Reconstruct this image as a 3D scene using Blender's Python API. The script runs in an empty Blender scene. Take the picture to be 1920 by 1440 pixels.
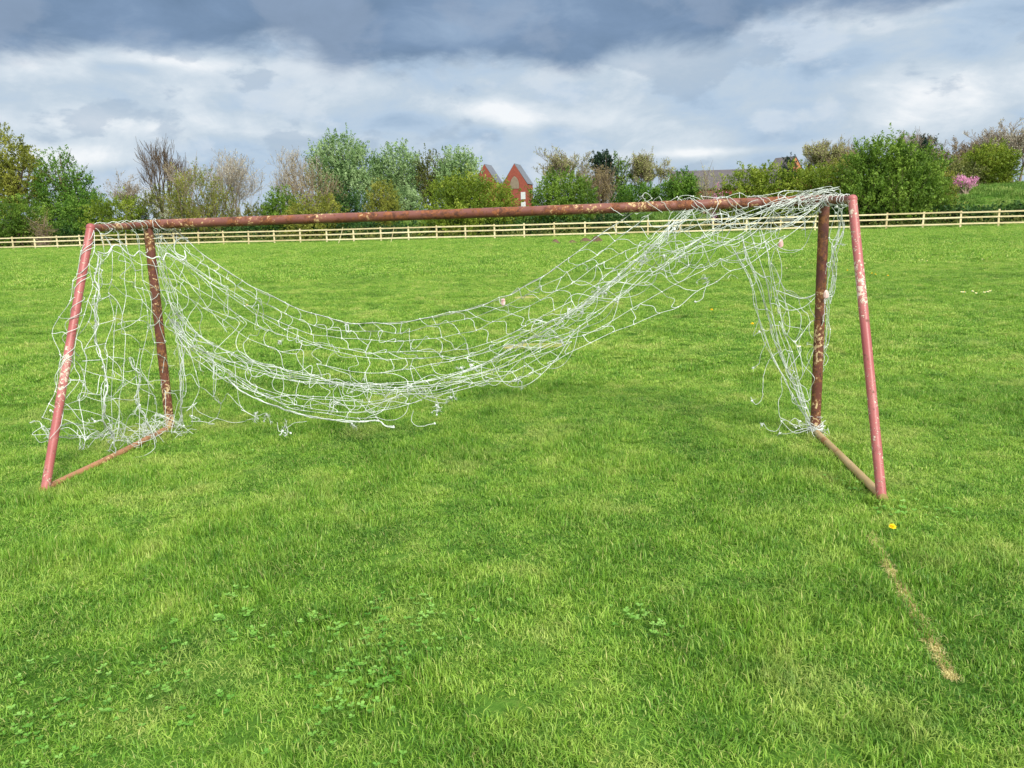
import bpy, math, random
import numpy as np
R = math.radians
scene = bpy.context.scene
rng = np.random.default_rng(7); random.seed(7)
# ---------------------------------------------------------------- camera
F = 1442.0; ROLL = R(1.7); PITCH = math.atan(305 / 1442); CAMH = 1.72
X0 = np.array([1, 0, 0.]); U0 = np.array([0, math.sin(PITCH), math.cos(PITCH)]); FW = np.array([0, math.cos(PITCH), -math.sin(PITCH)])
CR = math.cos(ROLL) * X0 - math.sin(ROLL) * U0; CU = math.sin(ROLL) * X0 + math.cos(ROLL) * U0
from mathutils import Matrix, Vector
cd = bpy.data.cameras.new('camera'); cam = bpy.data.objects.new('camera', cd)
scene.collection.objects.link(cam); scene.camera = cam
cd.sensor_width = 36; cd.lens = F / 1920 * 36; cd.clip_end = 6000; cd.clip_start = 0.05
cam.matrix_world = Matrix([[CR[0], CU[0], -FW[0], 0], [CR[1], CU[1], -FW[1], 0], [CR[2], CU[2], -FW[2], CAMH], [0, 0, 0, 1]])
CAM = np.array([0, 0, CAMH])
def ray(x, y): return (x - 960) * CR - (y - 720) * CU + F * FW
def at(x, y, Y):
    d = ray(x, y); return CAM + d * (Y / d[1])
def gnd(x, y, z=0.):
    d = ray(x, y); return CAM + d * ((z - CAMH) / d[2])
# ---------------------------------------------------------------- view, world, sun
scene.view_settings.view_transform = 'Standard'; scene.view_settings.look = 'None'
scene.view_settings.exposure = 0.1; scene.view_settings.gamma = 1
SUN_AZ, SUN_EL = R(152), R(40)          # azimuth clockwise from +Y (behind the camera, to the right)
def lin(r, g, b):
    f = lambda c: (c / 255 / 12.92) if c / 255 <= .04045 else ((c / 255 + .055) / 1.055) ** 2.4
    return (f(r), f(g), f(b), 1)
class NT:
    def __init__(s, nt): s.nt = nt; s.n = nt.nodes; s.l = nt.links
    def node(s, t, **k):
        n = s.n.new(t)
        for a, b in k.items(): setattr(n, a, b)
        return n
    def set(s, sock, v):
        if isinstance(v, bpy.types.NodeSocket): s.l.new(v, sock)
        elif v is not None: sock.default_value = v
    def math(s, op, a, b=None, c=None, clamp=False):
        n = s.node('ShaderNodeMath', operation=op, use_clamp=clamp)
        s.set(n.inputs[0], a)
        if b is not None: s.set(n.inputs[1], b)
        if c is not None: s.set(n.inputs[2], c)
        return n.outputs[0]
    def noise(s, vec, scale, detail=4, rough=.55, dist=0):
        n = s.node('ShaderNodeTexNoise'); s.set(n.inputs['Vector'], vec)
        n.inputs['Scale'].default_value = scale; n.inputs['Detail'].default_value = detail
        n.inputs['Roughness'].default_value = rough; n.inputs['Distortion'].default_value = dist
        return n.outputs['Fac']
    def smooth(s, v, a, b, x=0., y=1.):
        n = s.node('ShaderNodeMapRange', interpolation_type='SMOOTHSTEP')
        s.set(n.inputs[0], v)
        for i, q in enumerate((a, b, x, y)): s.set(n.inputs[i + 1], q)
        return n.outputs[0]
    def mix(s, f, a, b, blend='MIX'):
        n = s.node('ShaderNodeMix', data_type='RGBA', blend_type=blend)
        s.set(n.inputs[0], f); s.set(n.inputs[6], a); s.set(n.inputs[7], b)
        return n.outputs[2]
    def ramp(s, f, stops):
        n = s.node('ShaderNodeValToRGB'); e = n.color_ramp.elements
        for i, (p, c) in enumerate(stops):
            q = e[i] if i < 2 else e.new(p)
            q.position = p; q.color = c
        s.set(n.inputs[0], f); return n.outputs[0]
    def scalevec(s, v, sc):
        n = s.node('ShaderNodeVectorMath', operation='MULTIPLY'); s.set(n.inputs[0], v); n.inputs[1].default_value = sc
        return n.outputs[0]
w = bpy.data.worlds.new('World'); scene.world = w; w.use_nodes = True
W = NT(w.node_tree); W.n.clear()
sky = W.node('ShaderNodeTexSky', sky_type='NISHITA'); sky.sun_disc = False; sky.sun_elevation = SUN_EL; sky.sun_rotation = SUN_AZ
tc = W.node('ShaderNodeTexCoord'); dirv = tc.outputs['Generated']
sx = W.node('ShaderNodeSeparateXYZ'); W.set(sx.inputs[0], dirv)
dx, dy, dz = sx.outputs
az = W.math('ARCTAN2', dx, dy); el = W.math('ARCSINE', dz)
den = W.math('ADD', W.math('MAXIMUM', dz, 0.0), 0.16)
cv = W.node('ShaderNodeCombineXYZ'); W.set(cv.inputs[0], W.math('DIVIDE', dx, den)); W.set(cv.inputs[1], W.math('DIVIDE', dy, den))
plane = cv.outputs[0]
av = W.node('ShaderNodeCombineXYZ'); W.set(av.inputs[0], az); W.set(av.inputs[1], W.math('MULTIPLY', el, 2.1)); av.inputs[2].default_value = 3.3
angv = av.outputs[0]
n_big = W.noise(plane, .55, 5, .55, .3); n_med = W.noise(angv, 5.0, 7, .55, .25); n_fine = W.noise(angv, 14, 7, .6, .3)
def azel(x, y):
    d = ray(x, y); d = d / np.linalg.norm(d); return math.atan2(d[0], d[1]), math.asin(d[2])
# lower edge of the dark cloud deck, elevation as a function of azimuth
edge = [(-700, 120), (0, 112), (200, 92), (400, 100), (560, 108), (650, 140), (800, 128), (950, 128), (1100, 138), (1190, 108), (1320, 90), (1450, 48), (1600, 22), (1760, 0), (2000, -60), (2600, -200)]
fc = W.node('ShaderNodeFloatCurve'); cmap = fc.mapping.curves[0]
pts = [azel(*e) for e in edge]
A0, A1 = -math.pi / 3, math.pi / 3
pts = [((a - A0) / (A1 - A0), e / .6) for a, e in pts]
cmap.points[0].location = (0, pts[0][1]); cmap.points[1].location = (1, pts[-1][1])
for p in pts[1:-1]: cmap.points.new(*p)
fc.mapping.update()
W.set(fc.inputs['Value'], W.smooth(az, A0, A1)); 
mr = W.node('ShaderNodeMapRange'); W.set(mr.inputs[0], az); mr.inputs[1].default_value = A0; mr.inputs[2].default_value = A1
W.set(fc.inputs['Value'], mr.outputs[0])
edge_el = W.math('MULTIPLY', fc.outputs[0], .6)
above = W.math('SUBTRACT', el, edge_el)
above = W.math('ADD', above, W.math('MULTIPLY', W.math('SUBTRACT', n_med, .5), .045))
above = W.math('ADD', above, W.math('MULTIPLY', W.math('SUBTRACT', n_fine, .5), .05))
dark_m = W.smooth(above, -.010, .022)
def blob(x, y, rx, ry, s):
    a, e = azel(x, y)
    u = W.math('DIVIDE', W.math('SUBTRACT', az, a), rx / F); v = W.math('DIVIDE', W.math('SUBTRACT', el, e), ry / F)
    q = W.math('ADD', W.math('MULTIPLY', u, u), W.math('MULTIPLY', v, v))
    return W.math('MULTIPLY', W.math('EXPONENT', W.math('MULTIPLY', q, -1)), s)
n_puff = W.noise(angv, 9.0, 9, .62, .5)
base = W.math('ADD', W.math('MULTIPLY', W.math('SUBTRACT', n_big, .5), .35), W.math('MULTIPLY', W.math('SUBTRACT', n_med, .5), .75))
base = W.math('ADD', W.math('ADD', base, .525), W.math('MULTIPLY', W.math('SUBTRACT', n_puff, .5), .55))
for b in [(200, 232, 240, 22, .2), (140, 296, 90, 22, .28), (900, 205, 90, 18, .26), (970, 232, 60, 28, .24), (1130, 222, 90, 20, .16), (1760, 195, 150, 45, .14), (1880, 130, 120, 30, .14),
          (330, 118, 250, 14, .16), (1240, 118, 170, 26, .12), (60, 125, 70, 16, .12), (1350, 285, 160, 8, .16), (1600, 118, 160, 26, -.1), (760, 225, 120, 22, -.13), (905, 252, 45, 16, -.22), (560, 215, 260, 40, -.07), (1550, 130, 90, 22, -.1), (250, 125, 60, 10, -.14), (200, 330, 300, 20, -.1), (1050, 245, 60, 14, -.12)]:
    base = W.math('ADD', base, blob(*b[:4], b[4] * 1.35))
base = W.math('ADD', base, W.math('MULTIPLY', W.math('SUBTRACT', n_fine, .5), .22))
lowcol = W.ramp(base, [(.28, lin(156, 179, 204)), (.44, lin(178, 198, 219)), (.56, lin(190, 205, 219)), (.70, lin(212, 222, 231)), (.84, lin(240, 243, 246))])
darkv = W.math('ADD', W.math('MULTIPLY', n_med, .5), W.math('ADD', W.math('MULTIPLY', n_puff, .5), W.math('ADD', blob(850, 60, 120, 30, .12), W.math('MULTIPLY', W.smooth(above, .06, .0), -.05))))
darkcol = W.ramp(darkv, [(.30, lin(104, 128, 156)), (.50, lin(122, 146, 176)), (.70, lin(150, 172, 198))])
iso = W.node('ShaderNodeCombineXYZ'); W.set(iso.inputs[0], az); W.set(iso.inputs[1], W.math('MULTIPLY', el, 1.7)); iso.inputs[2].default_value = 7.7
p1 = W.noise(iso.outputs[0], 6.5, 10, .56, .15); p2 = W.noise(W.scalevec(iso.outputs[0], (1.3, 1.5, 1)), 5.2, 10, .56, .1)
lowcol = W.mix(W.math('MULTIPLY', W.smooth(p1, .51, .60), .38), lowcol, lin(226, 232, 238))
lowcol = W.mix(W.math('MULTIPLY', W.smooth(p2, .54, .60), .55), lowcol, lin(160, 179, 200))
darkcol = W.mix(W.math('MULTIPLY', W.smooth(p1, .50, .60), .35), darkcol, lin(158, 172, 192))
cloud = W.mix(dark_m, lowcol, darkcol)
# overhead and behind the camera the deck is broken and bright
bright = W.ramp(n_big, [(.35, (.95, .99, 1.08, 1)), (.65, (1.75, 1.75, 1.72, 1))])
up = W.math('MAXIMUM', W.smooth(el, .42, .75), W.smooth(W.math('ABSOLUTE', az), 1.1, 1.8))
cloud = W.mix(up, cloud, bright)
cs = W.node('ShaderNodeVectorMath', operation='SCALE'); W.set(cs.inputs[0], cloud); cs.inputs['Scale'].default_value = 10.0
tot = W.mix(.95, sky.outputs[0], cs.outputs[0])
tot = W.mix(W.smooth(dz, -.02, -.06), tot, (.5, .9, .25, 1))
bg = W.node('ShaderNodeBackground'); bg.inputs['Strength'].default_value = .1
W.set(bg.inputs['Color'], tot)
wo = W.node('ShaderNodeOutputWorld'); W.set(wo.inputs[0], bg.outputs[0])
sd = bpy.data.lights.new('sun', 'SUN'); sd.energy = 4.4; sd.angle = R(12); sd.color = (1, .96, .88)
so = bpy.data.objects.new('sun', sd); scene.collection.objects.link(so)
sdir = Vector((math.sin(SUN_AZ) * math.cos(SUN_EL), math.cos(SUN_AZ) * math.cos(SUN_EL), math.sin(SUN_EL)))
so.rotation_euler = sdir.to_track_quat('Z', 'Y').to_euler()
# ---------------------------------------------------------------- helpers
def tag(o, label=None, cat=None, group=None, kind=None):
    if label: o['label'] = label
    if cat: o['category'] = cat
    if group: o['group'] = group
    if kind: o['kind'] = kind
    return o
def link(o, parent=None):
    scene.collection.objects.link(o)
    if parent: o.parent = parent
    return o
def empty(name, loc, label=None, cat=None, group=None):
    o = bpy.data.objects.new(name, None); o.location = tuple(loc); o.empty_display_size = .2
    link(o); return tag(o, label, cat, group)
class MB:
    """collects vertices, faces and one random value per vertex, in world space"""
    def __init__(s): s.v = []; s.f = []; s.a = []; s.n = 0
    def add(s, v, f, a=None):
        v = np.asarray(v, float).reshape(-1, 3); f = np.asarray(f, int)
        s.v.append(v); s.f.append(f + s.n); s.n += len(v)
        s.a.append(np.full(len(v), rng.random()) if a is None else np.asarray(a, float))
    def box(s, c, h, ax=None):
        """box with centre c, half sizes h, optional axes matrix rows"""
        c = np.asarray(c, float); ax = np.eye(3) if ax is None else np.asarray(ax, float)
        sg = np.array([[i, j, k] for i in (-1, 1) for j in (-1, 1) for k in (-1, 1)], float)
        v = c + (sg * np.asarray(h)) @ ax
        s.add(v, [[0, 1, 3, 2], [4, 6, 7, 5], [0, 4, 5, 1], [2, 3, 7, 6], [0, 2, 6, 4], [1, 5, 7, 3]])
    def tube(s, P, r, n=5, cap=True, a=None):
        P = np.asarray(P, float); m = len(P)
        r = np.full(m, r, float) if np.isscalar(r) else np.asarray(r, float)
        T = np.gradient(P, axis=0); T /= np.linalg.norm(T, axis=1)[:, None] + 1e-12
        ref = np.array([0, 0, 1.]) if abs(T[0, 2]) < .9 else np.array([1., 0, 0])
        u = np.cross(T[0], ref); u /= np.linalg.norm(u)
        Us = [u]
        for i in range(1, m):
            u = Us[-1] - T[i] * np.dot(Us[-1], T[i]); u /= np.linalg.norm(u) + 1e-12; Us.append(u)
        Us = np.array(Us); Vs = np.cross(T, Us)
        an = np.arange(n) * 2 * math.pi / n
        ring = P[:, None] + r[:, None, None] * (np.cos(an)[None, :, None] * Us[:, None] + np.sin(an)[None, :, None] * Vs[:, None])
        v = ring.reshape(-1, 3)
        i = np.arange(m - 1)[:, None] * n; j = np.arange(n)[None]; j2 = (j + 1) % n
        f = np.stack([i + j, i + j2, i + n + j2, i + n + j], -1).reshape(-1, 4)
        if cap and n == 4: pass
        s.add(v, f, None if a is None else np.full(len(v), a))
        if cap and n > 3:
            for q, base in ((0, 0), (m - 1, (m - 1) * n)):
                vv = np.vstack([ring[q], P[q][None]]); s.add(vv, [[k, (k + 1) % n, n, n] for k in range(n)], None if a is None else np.full(n + 1, a))
    def build(s, name, mat, parent=None, smooth=True):
        v = np.vstack(s.v); a = np.concatenate(s.a)
        me = bpy.data.meshes.new(name)
        loc = np.zeros(3)
        if parent is not None and parent.type == 'EMPTY': loc = np.array(parent.location)
        v = v - loc
        quads = [f for f in s.f]
        f = np.vstack(quads)
        tri = f[:, 2] == f[:, 3]
        fq = f[~tri]; ft = f[tri][:, :3]
        me.vertices.add(len(v)); me.vertices.foreach_set('co', v.ravel())
        li = np.concatenate([fq.ravel(), ft.ravel()])
        me.loops.add(len(li)); me.loops.foreach_set('vertex_index', li.astype(np.int32))
        ls = np.concatenate([np.arange(len(fq)) * 4, len(fq) * 4 + np.arange(len(ft)) * 3])
        me.polygons.add(len(ls)); me.polygons.foreach_set('loop_start', ls.astype(np.int32))
        me.polygons.foreach_set('use_smooth', np.full(len(ls), smooth))
        me.update(calc_edges=True); me.validate()
        at_ = me.attributes.new('rnd', 'FLOAT', 'POINT'); at_.data.foreach_set('value', a.astype(np.float32))
        me.materials.append(mat)
        o = bpy.data.objects.new(name, me); return link(o, parent)
def catmull(P, n):
    """smooth resample of a polyline to n points, even in length"""
    P = np.asarray(P, float)
    if len(P) == 2:
        t = np.linspace(0, 1, n)[:, None]; return P[0] * (1 - t) + P[1] * t
    Q = np.vstack([2 * P[0] - P[1], P, 2 * P[-1] - P[-2]]); out = []
    for i in range(1, len(Q) - 2):
        t = np.linspace(0, 1, 12, endpoint=False)[:, None]
        a, b, c, d = Q[i - 1:i + 3]
        out.append(.5 * (2 * b + (c - a) * t + (2 * a - 5 * b + 4 * c - d) * t ** 2 + (3 * b - a - 3 * c + d) * t ** 3))
    out = np.vstack(out + [P[-1:]])
    s = np.r_[0, np.cumsum(np.linalg.norm(np.diff(out, axis=0), axis=1))]
    q = np.linspace(0, s[-1], n)
    return np.stack([np.interp(q, s, out[:, k]) for k in range(out.shape[1])], 1)
def unit(v): return v / (np.linalg.norm(v, axis=-1, keepdims=True) + 1e-12)
class VNoise:
    def __init__(s, seed): s.g = np.random.default_rng(seed).random((128, 128))
    def __call__(s, x, y):
        xi = np.floor(x).astype(int); yi = np.floor(y).astype(int); fx = x - xi; fy = y - yi
        fx = fx * fx * (3 - 2 * fx); fy = fy * fy * (3 - 2 * fy); g = s.g; m = 128
        a = g[xi % m, yi % m]; b = g[(xi + 1) % m, yi % m]; c = g[xi % m, (yi + 1) % m]; d = g[(xi + 1) % m, (yi + 1) % m]
        return (a * (1 - fx) + b * fx) * (1 - fy) + (c * (1 - fx) + d * fx) * fy
vn1, vn2, vn3 = VNoise(1), VNoise(2), VNoise(3)
def ss(a, b, x):
    t = np.clip((x - a) / (b - a), 0, 1); return t * t * (3 - 2 * t)
def fenceY(x): return 72.1 - .2234 * x
def gz(x, y):
    x = np.asarray(x, float); y = np.asarray(y, float)
    z = .11 * ss(15, 60, y) + .14 * ss(5, -50, x) * ss(25, 80, y)
    o = y - fenceY(x)
    z = z + 2.6 * ss(9, 24, o) * (.92 + .12 * vn1(x / 14, y / 14)) + 1.1 * ss(24, 60, o) + 1.2 * ss(15, 45, x) * ss(7, 20, o)
    z = z + (vn2(x / 1.7, y / 1.7) - .5) * .03 * ss(2, 6, y)
    return z
# ---------------------------------------------------------------- materials
def newmat(name):
    m = bpy.data.materials.new(name); m.use_nodes = True
    N = NT(m.node_tree); N.n.clear(); return m, N
def finish(N, shader): 
    o = N.node('ShaderNodeOutputMaterial'); N.set(o.inputs[0], shader)
def principled(N, col, rough=.8, spec=.3, bump=None, bs=.3, bd=.01):
    p = N.node('ShaderNodeBsdfPrincipled'); N.set(p.inputs['Base Color'], col); N.set(p.inputs['Roughness'], rough)
    p.inputs['Specular IOR Level'].default_value = spec
    if bump is not None:
        b = N.node('ShaderNodeBump'); b.inputs['Strength'].default_value = bs; b.inputs['Distance'].default_value = bd
        N.set(b.inputs['Height'], bump); N.l.new(b.outputs[0], p.inputs['Normal'])
    return p.outputs[0]
def wpos(N): return N.node('ShaderNodeNewGeometry').outputs['Position']
def attr(N, name='rnd'):
    n = N.node('ShaderNodeAttribute'); n.attribute_name = name; return n.outputs['Fac']
def leafmat(name, c1, c2, c3, trans=.35, noise_scale=.5, spec=.25):
    """leaf colours: varied leaf by leaf and clump by clump"""
    m, N = newmat(name)
    r = attr(N); p = wpos(N)
    n = N.noise(p, noise_scale, 4, .65)
    f = N.math('ADD', N.math('MULTIPLY', r, .5), N.math('MULTIPLY', N.smooth(n, .36, .64), .5))
    col = N.ramp(f, [(.1, lin(*c1)), (.5, lin(*c2)), (.95, lin(*c3))])
    a = principled(N, col, .55, spec)
    t = N.node('ShaderNodeBsdfTranslucent'); N.set(t.inputs[0], col)
    mx = N.node('ShaderNodeMixShader'); mx.inputs[0].default_value = trans
    N.set(mx.inputs[1], a); N.l.new(t.outputs[0], mx.inputs[2]); finish(N, mx.outputs[0]); return m
def plainmat(name, c1, c2, scale=6, rough=.85, spec=.2, bs=.3, bd=.02):
    m, N = newmat(name); p = wpos(N); n = N.noise(p, scale, 6, .65)
    f = N.math('ADD', N.math('MULTIPLY', n, .7), N.math('MULTIPLY', attr(N), .3))
    finish(N, principled(N, N.ramp(f, [(.3, lin(*c1)), (.7, lin(*c2))]), rough, spec, n, bs, bd)); return m
# grass blades: colour patches are in the turf itself
def grassmat(name, dry=False):
    m, N = newmat(name); p = wpos(N); r = attr(N)
    n1 = N.noise(p, .55, 4, .6); n2 = N.noise(p, 2.6, 4, .6); n3 = N.noise(p, .09, 3)
    f = N.math('ADD', N.math('ADD', N.math('MULTIPLY', n1, .4), N.math('MULTIPLY', n2, .4)), N.math('MULTIPLY', n3, .2))
    f = N.smooth(f, .36, .64)
    col = N.ramp(f, [(.0, lin(62, 116, 28)), (.35, lin(108, 160, 44)), (.7, lin(152, 188, 70)), (1., lin(196, 204, 116))])
    vr = N.ramp(r, [(0, lin(40, 82, 20)), (.35, lin(116, 162, 50)), (.8, lin(178, 206, 92)), (.92, lin(196, 214, 112)), (.955, lin(226, 214, 144)), (1, lin(214, 194, 140))])
    col = N.mix(.5, col, vr)
    np_ = N.noise(p, 1.3, 6, .68, .4); col = N.mix(N.math('MULTIPLY', N.smooth(np_, .52, .66), .34), col, lin(196, 200, 120))
    nd_ = N.noise(p, 5.5, 4, .6); col = N.mix(N.math('MULTIPLY', N.smooth(nd_, .53, .66), .45), col, lin(66, 122, 32))
    if dry: col = N.ramp(r, [(0, lin(176, 164, 96)), (.5, lin(222, 212, 142)), (1, lin(238, 226, 170))])
    a = principled(N, col, .5, .35)
    t = N.node('ShaderNodeBsdfTranslucent'); N.set(t.inputs[0], col)
    mx = N.node('ShaderNodeMixShader'); mx.inputs[0].default_value = .38
    N.set(mx.inputs[1], a); N.l.new(t.outputs[0], mx.inputs[2]); finish(N, mx.outputs[0]); return m
M_grass = grassmat('grass_blades'); M_dry = grassmat('dry_grass', True)
M_clover = leafmat('clover_leaf', (80, 136, 44), (112, 164, 64), (146, 190, 96), .3, 4)
# turf below the blades
m, N = newmat('turf'); p = wpos(N)
n1 = N.noise(p, .55, 4, .6); n2 = N.noise(p, 2.6, 4, .6); n3 = N.noise(p, .09, 3); n4 = N.noise(p, 30, 4, .7)
f = N.math('ADD', N.math('ADD', N.math('MULTIPLY', n1, .35), N.math('MULTIPLY', n2, .25)), N.math('ADD', N.math('MULTIPLY', n3, .2), N.math('MULTIPLY', n4, .2)))
col = N.ramp(N.smooth(f, .34, .66), [(0, lin(46, 76, 26)), (.5, lin(76, 112, 40)), (1, lin(112, 130, 62))])
finish(N, principled(N, col, .95, .05, n4, .6, .03)); M_turf = m
M_bank = plainmat('bank_turf', (70, 112, 44), (120, 158, 70), .9, .95, .05, .6, .2)
M_soil = plainmat('soil', (82, 68, 54), (124, 106, 86), 14, .95, .05, .8, .03)
M_wood = plainmat('fence_timber', (182, 166, 124), (226, 214, 176), 2.5, .8, .15, .2, .01)
M_bark = plainmat('bark', (70, 60, 48), (112, 98, 82), 3, .9, .1)
M_twig = plainmat('pale_twigs', (104, 92, 80), (150, 136, 120), 1, .9, .1)
M_ptwig = plainmat('grey_twigs', (126, 116, 104), (176, 166, 150), 1, .9, .1)
M_brick = plainmat('brick', (112, 58, 50), (138, 76, 64), 2, .9, .1)
M_stone = plainmat('stone', (118, 106, 92), (140, 128, 112), 2, .9, .1)
M_slate = plainmat('slate_roof', (82, 88, 96), (108, 112, 120), 1.2, .7, .3)
M_dslate = plainmat('dark_roof', (74, 72, 76), (104, 98, 98), .8, .8, .2)
M_white = plainmat('white_paint', (176, 180, 182), (200, 202, 204), 3, .5, .4)
M_glass = plainmat('window_glass', (60, 70, 80), (90, 104, 116), 2, .15, .6)
def pipemat(name, paint, rust, rust2, flake, f_amt, r_amt, scale=9.):
    m, N = newmat(name)
    g = wpos(N)
    n1 = N.noise(g, scale, 6, .65, .4); n2 = N.noise(g, scale * 3.2, 6, .7, .6); n3 = N.noise(g, 2.2, 3, .6)
    n4 = N.noise(g, 60, 5, .7)
    pc = N.mix(N.smooth(n3, .3, .7), lin(*paint[0]), lin(*paint[1]))
    rc = N.mix(N.smooth(n2, .35, .65), lin(*rust), lin(*rust2))
    rm = N.smooth(N.math('ADD', n1, N.math('MULTIPLY', N.math('SUBTRACT', n4, .5), .2)), r_amt, r_amt + .05)
    col = N.mix(rm, pc, rc)
    fm = N.math('ADD', N.math('MULTIPLY', n2, .6), N.math('MULTIPLY', n3, .4))
    fm = N.math('ADD', fm, N.math('MULTIPLY', N.math('SUBTRACT', n4, .5), .12))
    fk = N.smooth(fm, f_amt, f_amt + .015)
    col = N.mix(N.math('MULTIPLY', N.smooth(fm, f_amt - .035, f_amt), .7), col, rc)
    col = N.mix(fk, col, N.mix(n1, lin(*flake), lin(*[c * .8 for c in flake])))
    h = N.math('ADD', N.math('MULTIPLY', n1, .5), N.math('MULTIPLY', N.math('ADD', n4, fk), .5))
    finish(N, principled(N, col, N.math('ADD', .42, N.math('MULTIPLY', rm, .35)), .4, h, .45, .006)); return m
M_bar = pipemat('rusty_maroon_paint', ((104, 60, 52), (128, 82, 70)), (72, 42, 32), (136, 82, 48), (208, 178, 130), .565, .48)
M_post = pipemat('dark_rust', ((84, 46, 42), (104, 62, 50)), (66, 42, 32), (130, 84, 48), (212, 186, 140), .575, .46, 9)
M_pink = pipemat('faded_red_paint', ((148, 76, 76), (172, 104, 100)), (140, 90, 82), (106, 62, 54), (226, 204, 184), .55, .6, 13)
M_base = pipemat('lichen_pipe', ((150, 128, 82), (170, 146, 104)), (146, 104, 66), (118, 92, 56), (190, 176, 128), .6, .56, 5)
M_baser = pipemat('orange_pipe', ((168, 120, 86), (156, 112, 80)), (142, 94, 62), (112, 78, 54), (214, 180, 130), .58, .56, 5)
m, N = newmat('net_cord'); g = wpos(N)
n = N.noise(g, 5, 4, .6); nf = N.noise(g, 90, 3, .6)
n = N.math('ADD', n, N.math('MULTIPLY', N.math('SUBTRACT', attr(N), .5), .16))
col = N.ramp(n, [(.28, lin(124, 132, 120)), (.42, lin(178, 186, 178)), (.6, lin(210, 216, 212))])
finish(N, principled(N, col, .75, .2, nf, .5, .002)); M_cord = m
M_dcord = plainmat('grubby_cord', (86, 88, 82), (190, 192, 186), 8, .8, .1)
M_clip = plainmat('pink_tape', (208, 164, 160), (226, 196, 190), 10, .6, .3)
# ---------------------------------------------------------------- ground
def sheet(xs, ys, name, mat, dz=0):
    gx, gy = np.meshgrid(xs, ys); v = np.stack([gx, gy, gz(gx, gy) + dz], -1).reshape(-1, 3)
    nx, ny = len(xs), len(ys); i = np.arange(ny - 1)[:, None] * nx + np.arange(nx - 1)[None]
    f = np.stack([i, i + 1, i + nx + 1, i + nx], -1).reshape(-1, 4)
    mb = MB(); mb.add(v, f, np.zeros(len(v))); return mb.build(name, mat)
xs = np.unique(np.r_[-3000, -1500, -700, -350, np.linspace(-200, -60, 30), np.linspace(-60, 60, 110), np.linspace(-14, 14, 160), np.linspace(60, 200, 30), 350, 700, 1500, 3000])
ys = np.unique(np.r_[-300, -60, -20, np.linspace(-6, 1, 10), np.linspace(1, 22, 120), np.linspace(20, 140, 120), 200, 350, 700, 1500, 3500])
tag(sheet(xs, ys, 'ground', M_turf), kind='structure')
# grass source tufts (kept out of the scene, only instanced by the lawn's nodes)
def blades(n, rad, L, wd, lean, seed, stub=.0):
    g = np.random.default_rng(seed); mb = MB()
    r = rad * np.sqrt(g.random(n)); t = g.random(n) * 6.283
    c = np.stack([r * np.cos(t), r * np.sin(t), np.full(n, -.004)], 1)
    l = L * (.45 + .75 * g.random(n) ** 1.3); a = g.random(n) * 6.283; ln = lean * (.2 + g.random(n))
    d = np.stack([np.cos(a), np.sin(a), np.zeros(n)], 1); s = np.stack([-np.sin(a + g.normal(0, .6, n)), np.cos(a), np.zeros(n)], 1); s = unit(s)
    ww = wd * (.7 + .6 * g.random(n)); up = np.array([0, 0, 1.])
    p1 = c + up * (l * .55)[:, None] * .95 + d * (l * ln * .22)[:, None]
    p2 = c + up * (l * (1 - .35 * ln))[:, None] + d * (l * ln * .85)[:, None]
    S = s * (ww / 2)[:, None]
    v = np.stack([c - S, c + S, p1 + S * .9, p1 - S * .9, p2], 1).reshape(-1, 3)
    k = np.arange(n)[:, None] * 5
    f = np.vstack([k + np.array([[0, 1, 2, 3]]), k + np.array([[3, 2, 4, 4]])])
    mb.add(v, f, np.repeat(g.random(n), 5)); return mb
def source(name, mbs, mat):
    col = bpy.data.collections.new(name)
    for i, mb in enumerate(mbs):
        o = mb.build(name + '_blades', mat); scene.collection.objects.unlink(o); col.objects.link(o)
    return col
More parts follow.
